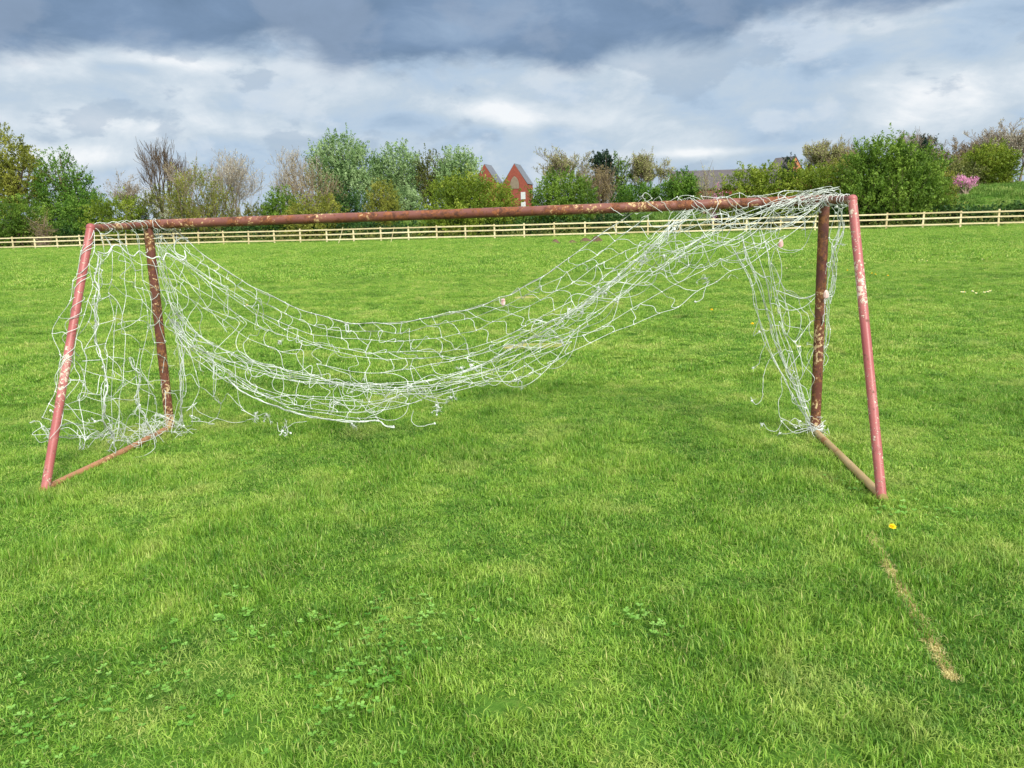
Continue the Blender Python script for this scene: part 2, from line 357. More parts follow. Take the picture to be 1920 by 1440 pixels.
def instancer(name, P, scl, col, nvar, tilt=.12, **tags):
    n = len(P); me = bpy.data.meshes.new(name); me.vertices.add(n); me.vertices.foreach_set('co', np.asarray(P, float).ravel())
    g = np.random.default_rng(n)
    a = me.attributes.new('scl', 'FLOAT_VECTOR', 'POINT'); a.data.foreach_set('vector', np.asarray(scl, np.float32).ravel())
    rot = np.stack([g.normal(0, tilt, n), g.normal(0, tilt, n), g.random(n) * 6.283], 1)
    a = me.attributes.new('rot', 'FLOAT_VECTOR', 'POINT'); a.data.foreach_set('vector', rot.astype(np.float32).ravel())
    a = me.attributes.new('idx', 'INT', 'POINT'); a.data.foreach_set('value', g.integers(0, nvar, n).astype(np.int32))
    o = link(bpy.data.objects.new(name, me)); tag(o, kind='stuff', **tags)
    ng = bpy.data.node_groups.new(name + '_nodes', 'GeometryNodeTree')
    ng.interface.new_socket('Geometry', in_out='INPUT', socket_type='NodeSocketGeometry')
    ng.interface.new_socket('Geometry', in_out='OUTPUT', socket_type='NodeSocketGeometry')
    G = ng.nodes; Lk = ng.links
    gi = G.new('NodeGroupInput'); go = G.new('NodeGroupOutput')
    ci = G.new('GeometryNodeCollectionInfo'); ci.inputs['Collection'].default_value = col
    ci.inputs['Separate Children'].default_value = True; ci.inputs['Reset Children'].default_value = True
    ip = G.new('GeometryNodeInstanceOnPoints'); ip.inputs['Pick Instance'].default_value = True
    def na(nm, dt):
        q = G.new('GeometryNodeInputNamedAttribute'); q.data_type = dt; q.inputs[0].default_value = nm; return q.outputs[0]
    Lk.new(gi.outputs[0], ip.inputs['Points']); Lk.new(ci.outputs[0], ip.inputs['Instance'])
    Lk.new(na('idx', 'INT'), ip.inputs['Instance Index']); Lk.new(na('scl', 'FLOAT_VECTOR'), ip.inputs['Scale'])
    er = G.new('FunctionNodeEulerToRotation'); Lk.new(na('rot', 'FLOAT_VECTOR'), er.inputs[0]); Lk.new(er.outputs[0], ip.inputs['Rotation'])
    Lk.new(ip.outputs[0], go.inputs[0])
    md = o.modifiers.new('scatter', 'NODES'); md.node_group = ng
    return o
HILLS = [gnd(1041, 457, .05), gnd(1073, 457, .05), gnd(1097, 455, .05), gnd(1118, 455, .05)]
LINE0, LINE1 = gnd(1630, 1000), gnd(1786, 1275)
BARE = [(gnd(990, 559), .5, .22), (gnd(1003, 650), .42, .2)]
def scatter(y0, y1, dens, seed, margin=1.5):
    """random points on the ground inside a wedge a little wider than the view"""
    g = np.random.default_rng(seed)
    wmax = y1 * .74 + margin
    st = 1 / math.sqrt(dens); gx, gy = np.meshgrid(np.arange(-wmax, wmax, st), np.arange(y0, y1, st)); n = gx.size
    x = gx.ravel() + (g.random(n) - .5) * st * 1.5; y = gy.ravel() + (g.random(n) - .5) * st * 1.5
    k = (np.abs(x) < y * .74 + margin); x, y = x[k], y[k]
    for h in HILLS:
        k = (((x - h[0]) / .75) ** 2 + ((y - h[1] + 1.2) / 2.6) ** 2) > 1; x, y = x[k], y[k]
    a, b = LINE0[:2], LINE1[:2]; d = b - a; L = np.linalg.norm(d); d /= L
    q = np.stack([x, y], 1) - a; t = q @ d; s = np.abs(q @ np.array([-d[1], d[0]]) - .02 * np.sin(t * 9))
    k = ~((t > -.05) & (t < L + .1) & (s < .045 - .014 * (1 - t / L))); x, y = x[k], y[k]
    for c, rx, ry in BARE:
        k = (((x - c[0]) / rx) ** 2 + ((y - c[1]) / ry) ** 2) > 1; x, y = x[k], y[k]
    return x, y
def tallness(x, y):
    return np.maximum(.62, .3 + 1.7 * vn1(x * 2.3 + 9, y * 2.3) ** 1.3 * (.35 + .9 * vn2(x * .7, y * .7)) + .6 * (vn3(x * 5.3, y * 5.3) - .5))
near = source('near_tuft', [blades(200, .11, .036, .0036, 1.2, 10 + i) for i in range(5)] + [blades(80, .08, .056, .004, 1.0, 30 + i) for i in range(3)], M_grass)
x, y = scatter(1.3, 8.5, 150, 1); s = tallness(x, y)
instancer('lawn_grass', np.stack([x, y, gz(x, y)], 1), np.stack([np.ones_like(s), np.ones_like(s), s], 1), near, 8)
mid = source('mid_tuft', [blades(460, .26, .042, .0068, 1.0, 50 + i) for i in range(5)], M_grass)
x, y = scatter(8.0, 26, 24, 2); s = tallness(x, y)
instancer('mid_grass', np.stack([x, y, gz(x, y)], 1), np.stack([np.ones_like(s), np.ones_like(s), s], 1), mid, 5)
far = source('far_tuft', [blades(420, .8, .075, .022, .8, 70 + i) for i in range(4)], M_grass)
x, y = scatter(25, 92, 2.6, 3, 3); k = y < fenceY(x) + 9; x, y = x[k], y[k]; s = tallness(x, y) * .9
instancer('far_grass', np.stack([x, y, gz(x, y)], 1), np.stack([np.ones_like(s), np.ones_like(s), s], 1), far, 4)
for o, l in (('lawn_grass', 'short bright green lawn grass round the goal'), ('mid_grass', 'green pitch grass beyond the goal'), ('far_grass', 'far green pitch grass up to the fence')):
    tag(bpy.data.objects[o], l, 'grass')
# rough grass on the bank and along the fence foot
M_rough = leafmat('rough_grass', (78, 112, 46), (112, 150, 60), (160, 176, 100), .35, .4)
rough = source('rough_tuft', [blades(160, .9, .4, .035, .9, 90 + i) for i in range(4)], M_rough)
g = np.random.default_rng(5); n = 16000
x = (g.random(n) * 2 - 1) * 105; o_ = 1.0 + g.random(n) * 42; y = fenceY(x) + o_
k = np.abs(x) < y * .76 + 3; x, y, o_ = x[k], y[k], o_[k]; s = .35 + .7 * vn1(x / 2.5, y / 2.5) + .25 * (o_ > 8)
instancer('rough_bank_grass', np.stack([x, y, gz(x, y)], 1), np.stack([np.ones_like(s)] * 2 + [s], 1), rough, 4, label='rough tussocky grass on the bank beyond the fence', cat='grass')
# clover
def clover_mb(seed):
    g = np.random.default_rng(seed); mb = MB()
    for _ in range(4):
        c = np.array([g.normal(0, .05), g.normal(0, .05), .012 + .02 * g.random()]); a0 = g.random() * 6.28; sz = .007 + .003 * g.random()
        mb.tube([c * [1, 1, 0], c - [0, 0, .002]], .0006, 3, False, .4)
        rv = g.random()
        for q in range(3):
            a = a0 + q * 2.094; d = np.array([math.cos(a), math.sin(a), .25]); s_ = np.array([-math.sin(a), math.cos(a), 0])
            v = [c, c + d * sz * .6 + s_ * sz * .62, c + d * sz * 1.35 + s_ * sz * .42, c + d * sz * 1.2, c + d * sz * 1.35 - s_ * sz * .42, c + d * sz * .6 - s_ * sz * .62]
            mb.add(v, [[0, 1, 2, 3], [0, 3, 4, 5]], np.full(6, rv))
    return mb
clov = source('clover_tuft', [clover_mb(i) for i in range(5)], M_clover)
g = np.random.default_rng(8); pp = []
for cx, cy, sp, n in [(520, 1190, 60, 60), (690, 1200, 60, 60), (590, 1330, 60, 50), (700, 1290, 45, 40), (150, 1290, 110, 70), (60, 1360, 80, 40), (820, 1180, 40, 20), (300, 1310, 60, 30), (150, 1030, 50, 16), (1700, 960, 60, 40), (1240, 1180, 50, 14), (1600, 930, 40, 20), (400, 1150, 50, 22), (500, 830, 40, 8), (640, 1380, 70, 30)]:
    for _ in range(n):
        q = gnd(g.normal(cx, sp), g.normal(cy, sp * .6)); pp.append(q)
pp = np.array(pp); pp = pp[(pp[:, 1] > 1.5) & (g.random(len(pp)) < .24)]; pp[:, 2] = gz(pp[:, 0], pp[:, 1]) + .004
instancer('clover', pp, np.ones((len(pp), 3)) * (1.0 + .4 * g.random((len(pp), 1))), clov, 5, .1, label='clover leaves growing through the lawn', cat='clover')
# straw coloured line worn into the turf
g = np.random.default_rng(12); dryc = source('dry_tuft', [blades(34, .02, .022, .0028, 2.2, 120 + i) for i in range(4)], M_dry)
t = g.random(230) ** .85; P = LINE1 + (LINE0 - LINE1) * t[:, None]; d = unit((LINE1 - LINE0)[None])[0]
P[:, 0] += .02 * np.sin(t * np.linalg.norm(LINE1 - LINE0) * 9) * 0 + g.normal(0, .010, 230); k = vn1(t * 9, t * 3) > .0; P = P[k]; P[:, 2] = .001
instancer('dead_grass', P, np.ones((len(P), 3)), dryc, 4, .2, label='strip of dead straw coloured grass in front of the right foot', cat='grass')
mb = MB(); gg = np.linspace(0, 1, 30); c = LINE0 + (LINE1 - LINE0) * gg[:, None]; sd_ = np.array([-d[1], d[0], 0])
wv = .012 + .008 * rng.random(30); v = np.vstack([c - sd_ * wv[:, None], c + sd_ * wv[:, None]]); v[:, 2] = gz(v[:, 0], v[:, 1]) + .004
mb.add(v, [[i, i + 1, 31 + i, 30 + i] for i in range(29)], np.full(60, .5))
tag(mb.build('worn_soil_line', plainmat('worn_soil', (120, 110, 66), (178, 164, 104), 18, .95, .05, .5, .01)), kind='structure')
mb = MB()
for c, rx, ry in BARE:
    n = 28; a = np.arange(n) * 6.283 / n; rr = 1 + .12 * rng.normal(size=n)
    v = np.stack([c[0] + rx * 1.05 * np.cos(a) * rr, c[1] + ry * 1.2 * np.sin(a) * rr, np.zeros(n)], 1); v = np.vstack([v, c[None]]); v[:, 2] = gz(v[:, 0], v[:, 1]) + .02
    mb.add(v, [[i, (i + 1) % n, n, n] for i in range(n)], np.full(n + 1, .5))
tag(mb.build('bare_patches', plainmat('bare_earth', (140, 140, 84), (168, 160, 104), 12, .95, .05, .4, .01)), kind='structure')
# molehills
hl = ['leftmost small brown molehill on the far pitch', 'low brown molehill between two others on the far pitch', 'wide brown molehill touching the rightmost one', 'tallest brown molehill, rightmost of the row on the pitch']
for i, h in enumerate(HILLS):
    mb = MB(); wd = [.42, .42, .6, .6][i]; ht = [.26, .2, .3, .42][i]; g = np.random.default_rng(i)
    nr, na_ = 7, 22; v = []
    for a_ in range(nr):
        rr = a_ / (nr - 1)
        for b_ in range(na_):
            t = b_ * 6.283 / na_; e = 1 + .15 * math.sin(3 * t + i) + g.normal(0, .05)
            v.append([h[0] + rr * wd * e * math.cos(t), h[1] + rr * wd * e * math.sin(t), ht * (math.cos(rr * 3.14159) * .5 + .5) + g.normal(0, .02) * (rr < .9) - .01])
    v = np.array(v); v[:, 2] += gz(v[:, 0], v[:, 1])
    mb.add(v, [[a_ * na_ + b_, a_ * na_ + (b_ + 1) % na_, (a_ + 1) * na_ + (b_ + 1) % na_, (a_ + 1) * na_ + b_] for a_ in range(nr - 1) for b_ in range(na_)])
    tag(mb.build('molehill', M_soil), hl[i], 'molehill', 'molehills on the far side of the pitch')
# flowers
m, N = newmat('yellow_petal'); finish(N, principled(N, N.ramp(attr(N), [(0, lin(236, 190, 20)), (1, lin(250, 226, 40))]), .5, .2)); M_yel = m
m, N = newmat('white_petal'); finish(N, principled(N, (.8, .8, .78, 1), .6, .2)); M_pet = m
m, N = newmat('green_stem'); finish(N, principled(N, lin(120, 160, 80), .6, .2)); M_stem = m
def flower(name, loc, rad, ht, petals, mat, label, cat, group, tiltv=(0, -.3)):
    t = empty(name, loc, label, cat, group); loc = np.array(loc)
    mb = MB(); top = loc + [tiltv[0] * ht, tiltv[1] * ht * .5, ht]
    mb.tube(catmull([loc, loc + [0, 0, ht * .6], top], 5), rad * .09 + .0006, 5); mb.build('stem', M_stem, t)
    mb = MB(); g = np.random.default_rng(int(abs(loc[0] * 1000)) + 3)
    nrm = unit(np.array([tiltv[0], tiltv[1], 1.])); u = unit(np.cross(nrm, [1, 0, .1])); v_ = np.cross(nrm, u)
    for layer in range(3 if petals > 14 else 1):
        rr = rad * (1 - .25 * layer)
        for q in range(petals):
            a = q * 6.283 / petals + layer * .2; d_ = math.cos(a) * u + math.sin(a) * v_; s_ = -math.sin(a) * u + math.cos(a) * v_
            lift = nrm * rad * (.12 + .22 * layer); w_ = rr * 3.0 / petals; L_ = rr * (.85 + .25 * g.random())
            mb.add([top, top + d_ * L_ * .6 + s_ * w_ + lift, top + d_ * L_ + lift * (1 + .4 * g.random()), top + d_ * L_ * .6 - s_ * w_ + lift], [[0, 1, 2, 3]])
    mb.build('flower_head', mat, t, smooth=False)
    if petals <= 14:
        mb = MB(); mb.tube([top, top + nrm * rad * .3, top + nrm * rad * .45], [rad * .4, rad * .38, rad * .15], 8); mb.build('flower_centre', M_yel, t)
q = gnd(1670, 1006); flower('dandelion', q, .021, .06, 22, M_yel, 'large yellow dandelion in front of the right foot of the goal', 'flower', 'dandelions in the grass', (.0, -.35))
for (x_, y_, l) in [(1634, 519, 'left one of two far yellow dandelions close together right of the goal'), (1641, 521, 'right one of two far yellow dandelions close together right of the goal'), (1588, 512, 'far yellow dandelion seen between the right post and the pink stanchion'),
                    (1664, 523, 'lone far yellow dandelion right of a close pair'), (1410, 615, 'yellow dandelion under the raised right end of the net'), (464, 579, 'yellow dandelion seen through the left part of the net'), (1334, 588, 'yellow dandelion just below the net left of the torn hanging strands')]:
    q = gnd(x_, y_); flower('dandelion', (q[0], q[1], float(gz(q[0], q[1]))), .028, .075, 18, M_yel, l, 'flower', 'dandelions in the grass')
ORD = ['leftmost', 'second from the left', 'third from the left', 'fourth from the left', 'fifth from the left', 'sixth from the left', 'seventh from the left', 'eighth from the left', 'rightmost']
def daisies(pts, where):
    for i, (x_, y_) in enumerate(pts):
        q = gnd(x_, y_); w_ = ORD[i] if i < len(pts) - 1 else 'rightmost'
        flower('daisy', (q[0], q[1], float(gz(q[0], q[1]))), .026, .07, 12, M_pet, 'small white daisy, ' + w_ + ' of the ' + where, 'flower', 'white daisies dotted in the grass')
daisies([(1621, 499), (1660, 494), (1700, 492), (1722, 492), (1729, 491), (1738, 493), (1770, 489), (1829, 487), (1841, 491)], 'farther row right of the goal')
daisies([(1802, 554), (1807, 554), (1823, 552), (1829, 556), (1845, 554), (1851, 553), (1855, 551)], 'nearer row right of the goal')
daisies([(1475, 507), (1500, 505)], 'pair seen beyond the torn net strands')
daisies([(1489, 651), (1497, 660)], 'pair just left of the right post')

# ---------------------------------------------------------------- fence
fx0, fx1 = -72., 56.; nb = 47
fp = [np.array([x, fenceY(x), float(gz(x, fenceY(x)))]) for x in np.linspace(fx0, fx1, nb + 1)]
fe = empty('post_and_rail_fence', fp[nb // 2], 'long new pale timber fence of three rails between the pitch and the hedge', 'fence')
fd = unit((fp[-1] - fp[0]) * [1, 1, 0]); fn = np.array([fd[1], -fd[0], 0])
hts = [.34, .84, 1.27]
for i, p in enumerate(fp):
    mb = MB(); tl = rng.normal(0, .018, 2)
    ax = np.array([fd, np.cross([0, 0, 1], fd), [tl[0], tl[1], 1]])
    hh = .72 + rng.normal(0, .02); mb.box(p + [0, 0, hh - .05], (.065, .045, hh), ax); mb.build('post', M_wood, fe, False)
    if i % 2 == 0 and i < nb - 1 or i == nb - 1:
        q = fp[min(i + 2, nb)]
        for h in hts:
            a = p + [0, 0, h + rng.normal(0, .012)] + fn * .066; b = q + [0, 0, h + rng.normal(0, .012)] + fn * .066
            dr = unit(b - a); mb = MB(); mb.box((a + b) / 2, (np.linalg.norm(b - a) / 2 - .004, .019, .058), [dr, np.cross([0, 0, 1], dr), np.cross(dr, np.cross([0, 0, 1], dr))])
            mb.build('rail', M_wood, fe, False)
for (xa, ya, xb, yb, l) in [(643, 426, 633, 444, 'left leaning pale stick in front of the fence'), (739, 425, 732, 446, 'right leaning pale stick in front of the fence')]:
    Yq = 70.; a = at(xa, ya, Yq); b = at(xb, yb, Yq); b[2] = gz(b[0], b[1]) - .02; mb = MB(); mb.tube(catmull([a, (a + b) / 2 + .01, b], 6), [.025] * 3 + [.032] * 3, 6)
    tag(mb.build('leaning_stick', M_wood), l, 'stick', 'sticks leaning at the fence')
mb = MB(); a = gnd(644, 452, .1); mb.tube([a, a + [0, 0, 1.5]], .02, 6); tag(mb.build('thin_stake', M_bark), 'thin dark upright stake beside a leaning pale stick at the fence', 'stake')
# ---------------------------------------------------------------- trees and shrubs
def leaves(mb, P, s, g, a, flat=.0, seed=0):
    """one leaf-sized rhombus (a small leaf spray) per point"""
    n = len(P)
    u = unit(g.normal(size=(n, 3))); v = unit(np.cross(u, g.normal(size=(n, 3)))); u[:, 2] += flat
    s = s * (.6 + .8 * g.random(n))[:, None]
    V = np.stack([P - u * s, P + v * s * .55, P + u * s, P - v * s * .55], 1).reshape(-1, 3)
    mb.add(V, np.arange(n * 4).reshape(n, 4), np.repeat(a, 4))
def envelope(g, n, blobs, shell=.35):
    """points inside a union of ellipsoids, denser towards their skin, lumpy"""
    wts = np.array([b[3] * b[4] * b[5] for b in blobs]) ** .67; wts /= wts.sum()
    idx = g.choice(len(blobs), n, p=wts); B = np.array(blobs, float)[idx]
    d = unit(g.normal(size=(n, 3)))
    r = (shell + (1 - shell) * g.random(n)) ** .6
    lump = 1 + .2 * (np.sin(d[:, 0] * 5 + idx * 2 + d[:, 2] * 4) * np.cos(d[:, 1] * 4 + idx + d[:, 2] * 3)) + .16 * (g.random(n) - .5)
    P = B[:, :3] + d * B[:, 3:6] * (r * lump)[:, None]
    return P, d, idx
def branch_rec(mb, p, d, L, r, depth, g, up, spread, tips, seg=3, minr=.012, ratio=.72, kids=(2, 4)):
    pts = [p]; q = p.copy(); dd = d.copy()
    for _ in range(seg):
        dd = unit(dd + g.normal(0, .13, 3) + np.array([0, 0, up * .12])); q = q + dd * L / seg; pts.append(q.copy())
    r1 = max(r * .62, minr); mb.tube(pts, np.linspace(r, r1, seg + 1), 5 if depth > 3 else 3, False)
    if depth == 0: tips.append((q, dd)); return
    k = g.integers(kids[0], kids[1] + 1)
    for j in range(k):
        t = 1.0 if j == 0 else g.uniform(.35, .95)
        i = min(int(t * seg), seg - 1); fr = t * seg - i; b = pts[i] * (1 - fr) + pts[i + 1] * fr
        sp = spread * (.45 if j == 0 else 1)
        nd = unit(dd + g.normal(0, sp, 3) + np.array([0, 0, up * .3]))
        branch_rec(mb, b, nd, L * ratio * g.uniform(.8, 1.15), r1 * (.9 if j == 0 else .7), depth - 1, g, up, spread, tips, seg, minr, ratio, kids)
def leaf_tree(name, label, cat, group, x, ytop, half, off, mats, ybot=None, blobs=None, nshoot=900, nleaf=14, ls=.13, L=1.1, upw=.5, outw=.7, shell=.35, trunk=True, twigs=0, seed=0, trunk_r=None, jit=.14):
    """tree or shrub: trunk with limbs, crown made of many leafy shoots.
    blobs: list of (dx, z, rx, rz) fractions of half width / height"""
    g = np.random.default_rng(seed + 100)
    k0 = ray(x, ytop)[0] / ray(x, ytop)[1]; Y = (72.1 + off) / (1 + .2234 * k0)
    top = at(x, ytop, Y); b = np.array([top[0], Y, float(gz(top[0], Y))]); H = (top[2] - b[2]) - min(.25 * L + .1, .06 * (top[2] - b[2])); hw = half / F * Y * .96
    nleaf = int(nleaf * 1.65); ls = ls * .76
    if ybot is not None: b0 = max(at(x, ybot, Y)[2] - b[2], 0.0)
    else: b0 = 0.
    root = empty(name, b, label, cat, group)
    blobs = blobs or [(0, .55, .8, .42), (-.45, .42, .5, .36), (.45, .45, .5, .36), (0, .25, .9, .25)]
    B = [(b[0] + q[0] * hw, Y + g.uniform(-.2, .2) * hw, b[2] + b0 + q[1] * (H - b0), q[2] * hw, max(q[2] * hw * .8, .5), q[3] * (H - b0)) for q in blobs]
    P, d, idx = envelope(g, nshoot, B, shell)
    P[:, 2] = np.maximum(P[:, 2], gz(P[:, 0], P[:, 1]) + .15)
    D = unit(d * outw + np.array([0, 0, upw]) + g.normal(0, .35, (nshoot, 3)))
    Ls = L * (.5 + .9 * g.random(nshoot))
    t = g.random((nshoot, nleaf)) ** .8
    Q = P[:, None] + D[:, None] * (Ls[:, None] * t)[..., None] + g.normal(0, jit, (nshoot, nleaf, 3)) * (1.1 - .7 * t)[..., None]
    Q[..., 2] -= (t ** 2 * Ls[:, None] * .12)
    a = np.clip((g.random(nshoot)[:, None] * .6 + g.random((nshoot, nleaf)) * .4), 0, 1)
    mb = MB(); leaves(mb, Q.reshape(-1, 3), ls, g, a.ravel(), .3); mb.build('crown' if trunk else 'foliage', mats[0], root, False)
    tb = MB(); tr = trunk_r or max(.1, H * .028)
    if trunk:
        hub = b + [g.normal(0, .2), 0, H * .42]; tp = b + [g.normal(0, .3), 0, H * .82]
        tb.tube(catmull([b - [0, 0, .2], b + [g.normal(0, .1), 0, H * .2], hub, tp], 9), np.linspace(tr, tr * .3, 9), 7)
        for i in g.choice(nshoot, min(26, nshoot), replace=False):
            s = b + (hub - b) * g.uniform(.45, 1.5); s[2] = min(s[2], tp[2] - .3)
            e = P[i]; mid_ = (s + e) / 2 + [0, 0, -.1 * np.linalg.norm(e - s)]; tb.tube(catmull([s, mid_, e], 6), np.linspace(tr * .42, .03, 6), 5)
    else:
        for i in g.choice(nshoot, min(30, nshoot), replace=False):
            s = b + [g.normal(0, hw * .2), g.normal(0, hw * .15), -.1]; e = P[i]; tb.tube(catmull([s, (s + e) / 2 + [0, 0, .2], e], 5), np.linspace(.09, .02, 5), 4)
    for i in range(twigs):
        j = g.integers(nshoot); e = P[j] + D[j] * Ls[j] * 1.25; s = P[j] - D[j] * Ls[j] * .5 
        tb.tube([s, (s + e) / 2 + g.normal(0, .08, 3), e], [.03, .022, .012], 3, False)
    tb.build('trunk' if trunk else 'stems', mats[1], root)
    return root
def bare_tree(label, cat, group, x, ytop, half, off, mat, depth=6, nstem=1, up=.5, spread=.42, seed=0, leafm=None, nl=3, ls=.07, minr=.012, r0=None, ratio=.74, L0=.28, name='bare_tree', kids=(2, 4)):
    g = np.random.default_rng(seed + 500)
    k0 = ray(x, ytop)[0] / ray(x, ytop)[1]; Y = (72.1 + off) / (1 + .2234 * k0)
    top = at(x, ytop, Y); b = np.array([top[0], Y, float(gz(top[0], Y))]); H = top[2] - b[2]; hw = half / F * Y
    root = empty(name, b, label, cat, group); mb = MB(); tips = []
    r0 = r0 or H * .022
    for i in range(nstem):
        d = unit(np.array([g.normal(0, .22) * (nstem > 1), g.normal(0, .15) * (nstem > 1), 1.]))
        branch_rec(mb, np.zeros(3) + [g.normal(0, .25) * (nstem > 1), 0, -.1], d, H * L0, r0 / math.sqrt(nstem), depth, g, up, spread, tips, 3, minr, ratio, kids)
    T = np.array([q[0] for q in tips]); D = np.array([q[1] for q in tips])
    zs = np.quantile(T[:, 2], .985); wx = np.quantile(np.abs(T[:, 0]), .97)
    S = np.array([hw / wx, hw / wx, H * .96 / zs])
    mb.v = [q * S + b for q in mb.v]; T = T * S + b
    mb.build('branches', mat, root)
    if leafm:
        lb = MB(); n = len(T); Q = (T[:, None] - D[:, None] * g.random((n, nl))[..., None] * .5 + g.normal(0, .08, (n, nl, 3))).reshape(-1, 3)
        leaves(lb, Q, ls, g, g.random(len(Q))); lb.build('crown', leafm, root, False)
    return root
LM = dict(
 olive=leafmat('olive_leaf', (88, 98, 34), (126, 134, 50), (168, 168, 76), .35),
 green=leafmat('green_leaf', (52, 86, 28), (86, 126, 40), (134, 168, 68), .35),
 bright=leafmat('bright_leaf', (62, 92, 28), (98, 130, 42), (150, 178, 74), .4),
 yellow=leafmat('yellow_green_leaf', (76, 100, 26), (114, 136, 38), (168, 180, 74), .4),
 dark=leafmat('dark_leaf', (30, 56, 26), (50, 84, 34), (84, 118, 52), .3),
 sage=leafmat('sage_leaf', (84, 116, 66), (126, 156, 98), (172, 194, 140), .35, .4),
 pine=leafmat('pine_needles', (22, 44, 32), (36, 60, 42), (56, 80, 54), .15),
 brown=leafmat('bud_brown', (98, 86, 54), (134, 120, 80), (164, 150, 106), .3),
 budg=leafmat('bud_green', (126, 134, 76), (160, 164, 100), (194, 194, 136), .35),
 pale=leafmat('pale_buds', (150, 146, 126), (184, 180, 158), (216, 212, 192), .35),
 pink=leafmat('pink_blossom', (190, 120, 160), (214, 146, 184), (232, 180, 208), .3),
 white=leafmat('white_blossom', (176, 184, 146), (208, 212, 190), (232, 232, 222), .3),
 scrub=leafmat('scrub_leaf', (64, 76, 34), (98, 108, 50), (138, 140, 76), .3))
HG = 'trees and bushes beyond the fence'
sprd = [(0, .5, .85, .48), (-.5, .35, .5, .34), (.5, .38, .5, .34), (0, .2, .98, .22)]
low = [(0, .55, .9, .42), (-.5, .45, .5, .45), (.5, .45, .5, .45), (0, .2, 1., .25)]
tall = [(0, .62, .8, .38), (-.4, .45, .5, .35), (.45, .5, .45, .32), (0, .25, .6, .3)]
# (kind, label, x, ytop, half, off, ...)
leaf_tree('broadleaf_tree', 'tall olive bronze tree cut by the left border of the photo', 'tree', HG, 8, 246, 66, 14, (LM['olive'], M_bark), blobs=[(-.2, .78, .62, .24), (.35, .6, .6, .25), (-.5, .5, .5, .3), (.2, .35, .7, .25)], nshoot=1100, nleaf=15, ls=.15, L=1.2, seed=1, shell=.5)
leaf_tree('broadleaf_tree', 'round fresh green tree right of the bronze tree at the left border', 'tree', HG, 108, 286, 56, 15, (LM['green'], M_bark), blobs=tall, nshoot=1000, nleaf=14, ls=.14, L=1.2, twigs=160, seed=2, shell=.5)
leaf_tree('shrub', 'light green shrub low at the left border in front of the bronze tree', 'shrub', HG, 30, 362, 58, 6, (LM['bright'], M_bark), nshoot=800, nleaf=14, ls=.12, L=.9, trunk=False, seed=3)
leaf_tree('shrub', 'thin olive sapling bush right of the light green shrub at the left', 'shrub', HG, 74, 396, 20, 4.5, (LM['brown'], M_twig), nshoot=160, nleaf=8, ls=.07, L=.9, trunk=False, twigs=60, seed=4)
leaf_tree('shrub', 'mid green bush under the round green tree at the left', 'shrub', HG, 150, 350, 44, 10, (LM['green'], M_bark), blobs=low, nshoot=800, nleaf=14, ls=.13, L=.9, trunk=False, seed=5)
leaf_tree('shrub', 'wide olive green bush behind the left corner of the goal', 'shrub', HG, 212, 360, 52, 8, (LM['yellow'], M_bark), blobs=low, nshoot=900, nleaf=13, ls=.12, L=1., trunk=False, seed=6)
bare_tree('low purplish twiggy tree left of the tall bare tree', 'tree', HG, 222, 324, 46, 18, M_ptwig, depth=5, nstem=4, seed=7, leafm=LM['brown'], nl=2, ls=.08)
bare_tree('tall bare tree with fanned upright limbs, the tallest leafless one', 'tree', HG, 291, 256, 42, 22, M_bark, depth=4, nstem=5, up=.75, spread=.34, seed=8, minr=.024, ratio=.7, r0=.5, L0=.4, kids=(3, 5))
leaf_tree('shrub', 'dull olive bush at the foot of the tall bare tree', 'shrub', HG, 292, 352, 44, 11, (LM['scrub'], M_twig), blobs=low, nshoot=600, nleaf=12, ls=.12, L=1., trunk=False, twigs=80, seed=9)
leaf_tree('shrub', 'blossoming pale bush left of the big olive willow', 'shrub', HG, 332, 366, 34, 8, (LM['white'], M_twig), nshoot=220, nleaf=9, ls=.07, L=1., trunk=False, twigs=80, seed=10)
leaf_tree('willow', 'big olive willow bush with visible twigs above the left crossbar', 'tree', HG, 372, 316, 62, 9, (LM['olive'], M_twig), blobs=[(-.1, .6, .75, .38), (-.5, .4, .45, .35), (.45, .4, .5, .4), (0, .25, .95, .25)], nshoot=1100, nleaf=12, ls=.1, L=1.6, upw=1.2, outw=.6, trunk=False, twigs=260, seed=11)
bare_tree('grey twiggy tree rising behind the left side of the olive willow', 'tree', HG, 336, 300, 34, 20, M_ptwig, depth=5, nstem=3, seed=12, leafm=LM['brown'], nl=2, ls=.08)
bare_tree('slender twiggy tree with pale buds right of the olive willow', 'tree', HG, 440, 280, 52, 16, M_ptwig, depth=5, nstem=7, up=.6, spread=.42, seed=13, leafm=LM['pale'], nl=2, ls=.075, minr=.01)
bare_tree('bare budding tree left of the sage green poplars', 'tree', HG, 536, 274, 44, 20, M_ptwig, depth=5, nstem=4, up=.6, seed=14, leafm=LM['pale'], nl=2, ls=.07)
leaf_tree('shrub', 'fresh bright green shrub under the bare budding tree', 'shrub', HG, 526, 350, 40, 9, (LM['bright'], M_bark), nshoot=700, nleaf=13, ls=.12, L=1., trunk=False, seed=15)
leaf_tree('willow', 'brownish twiggy willow in front of the sage green poplars', 'tree', HG, 582, 306, 56, 14, (LM['brown'], M_twig), blobs=sprd, nshoot=750, nleaf=10, ls=.09, L=1.5, upw=1.1, outw=.7, trunk=False, twigs=300, seed=16)
leaf_tree('shrub', 'olive bush at the foot of the brownish willow', 'shrub', HG, 588, 360, 52, 8, (LM['olive'], M_bark), blobs=low, nshoot=700, nleaf=13, ls=.11, L=.9, trunk=False, seed=17)
leaf_tree('shrub', 'small dark green bush right of the brownish willow', 'shrub', HG, 644, 346, 28, 12, (LM['dark'], M_bark), nshoot=450, nleaf=13, ls=.12, L=.8, trunk=False, seed=18)
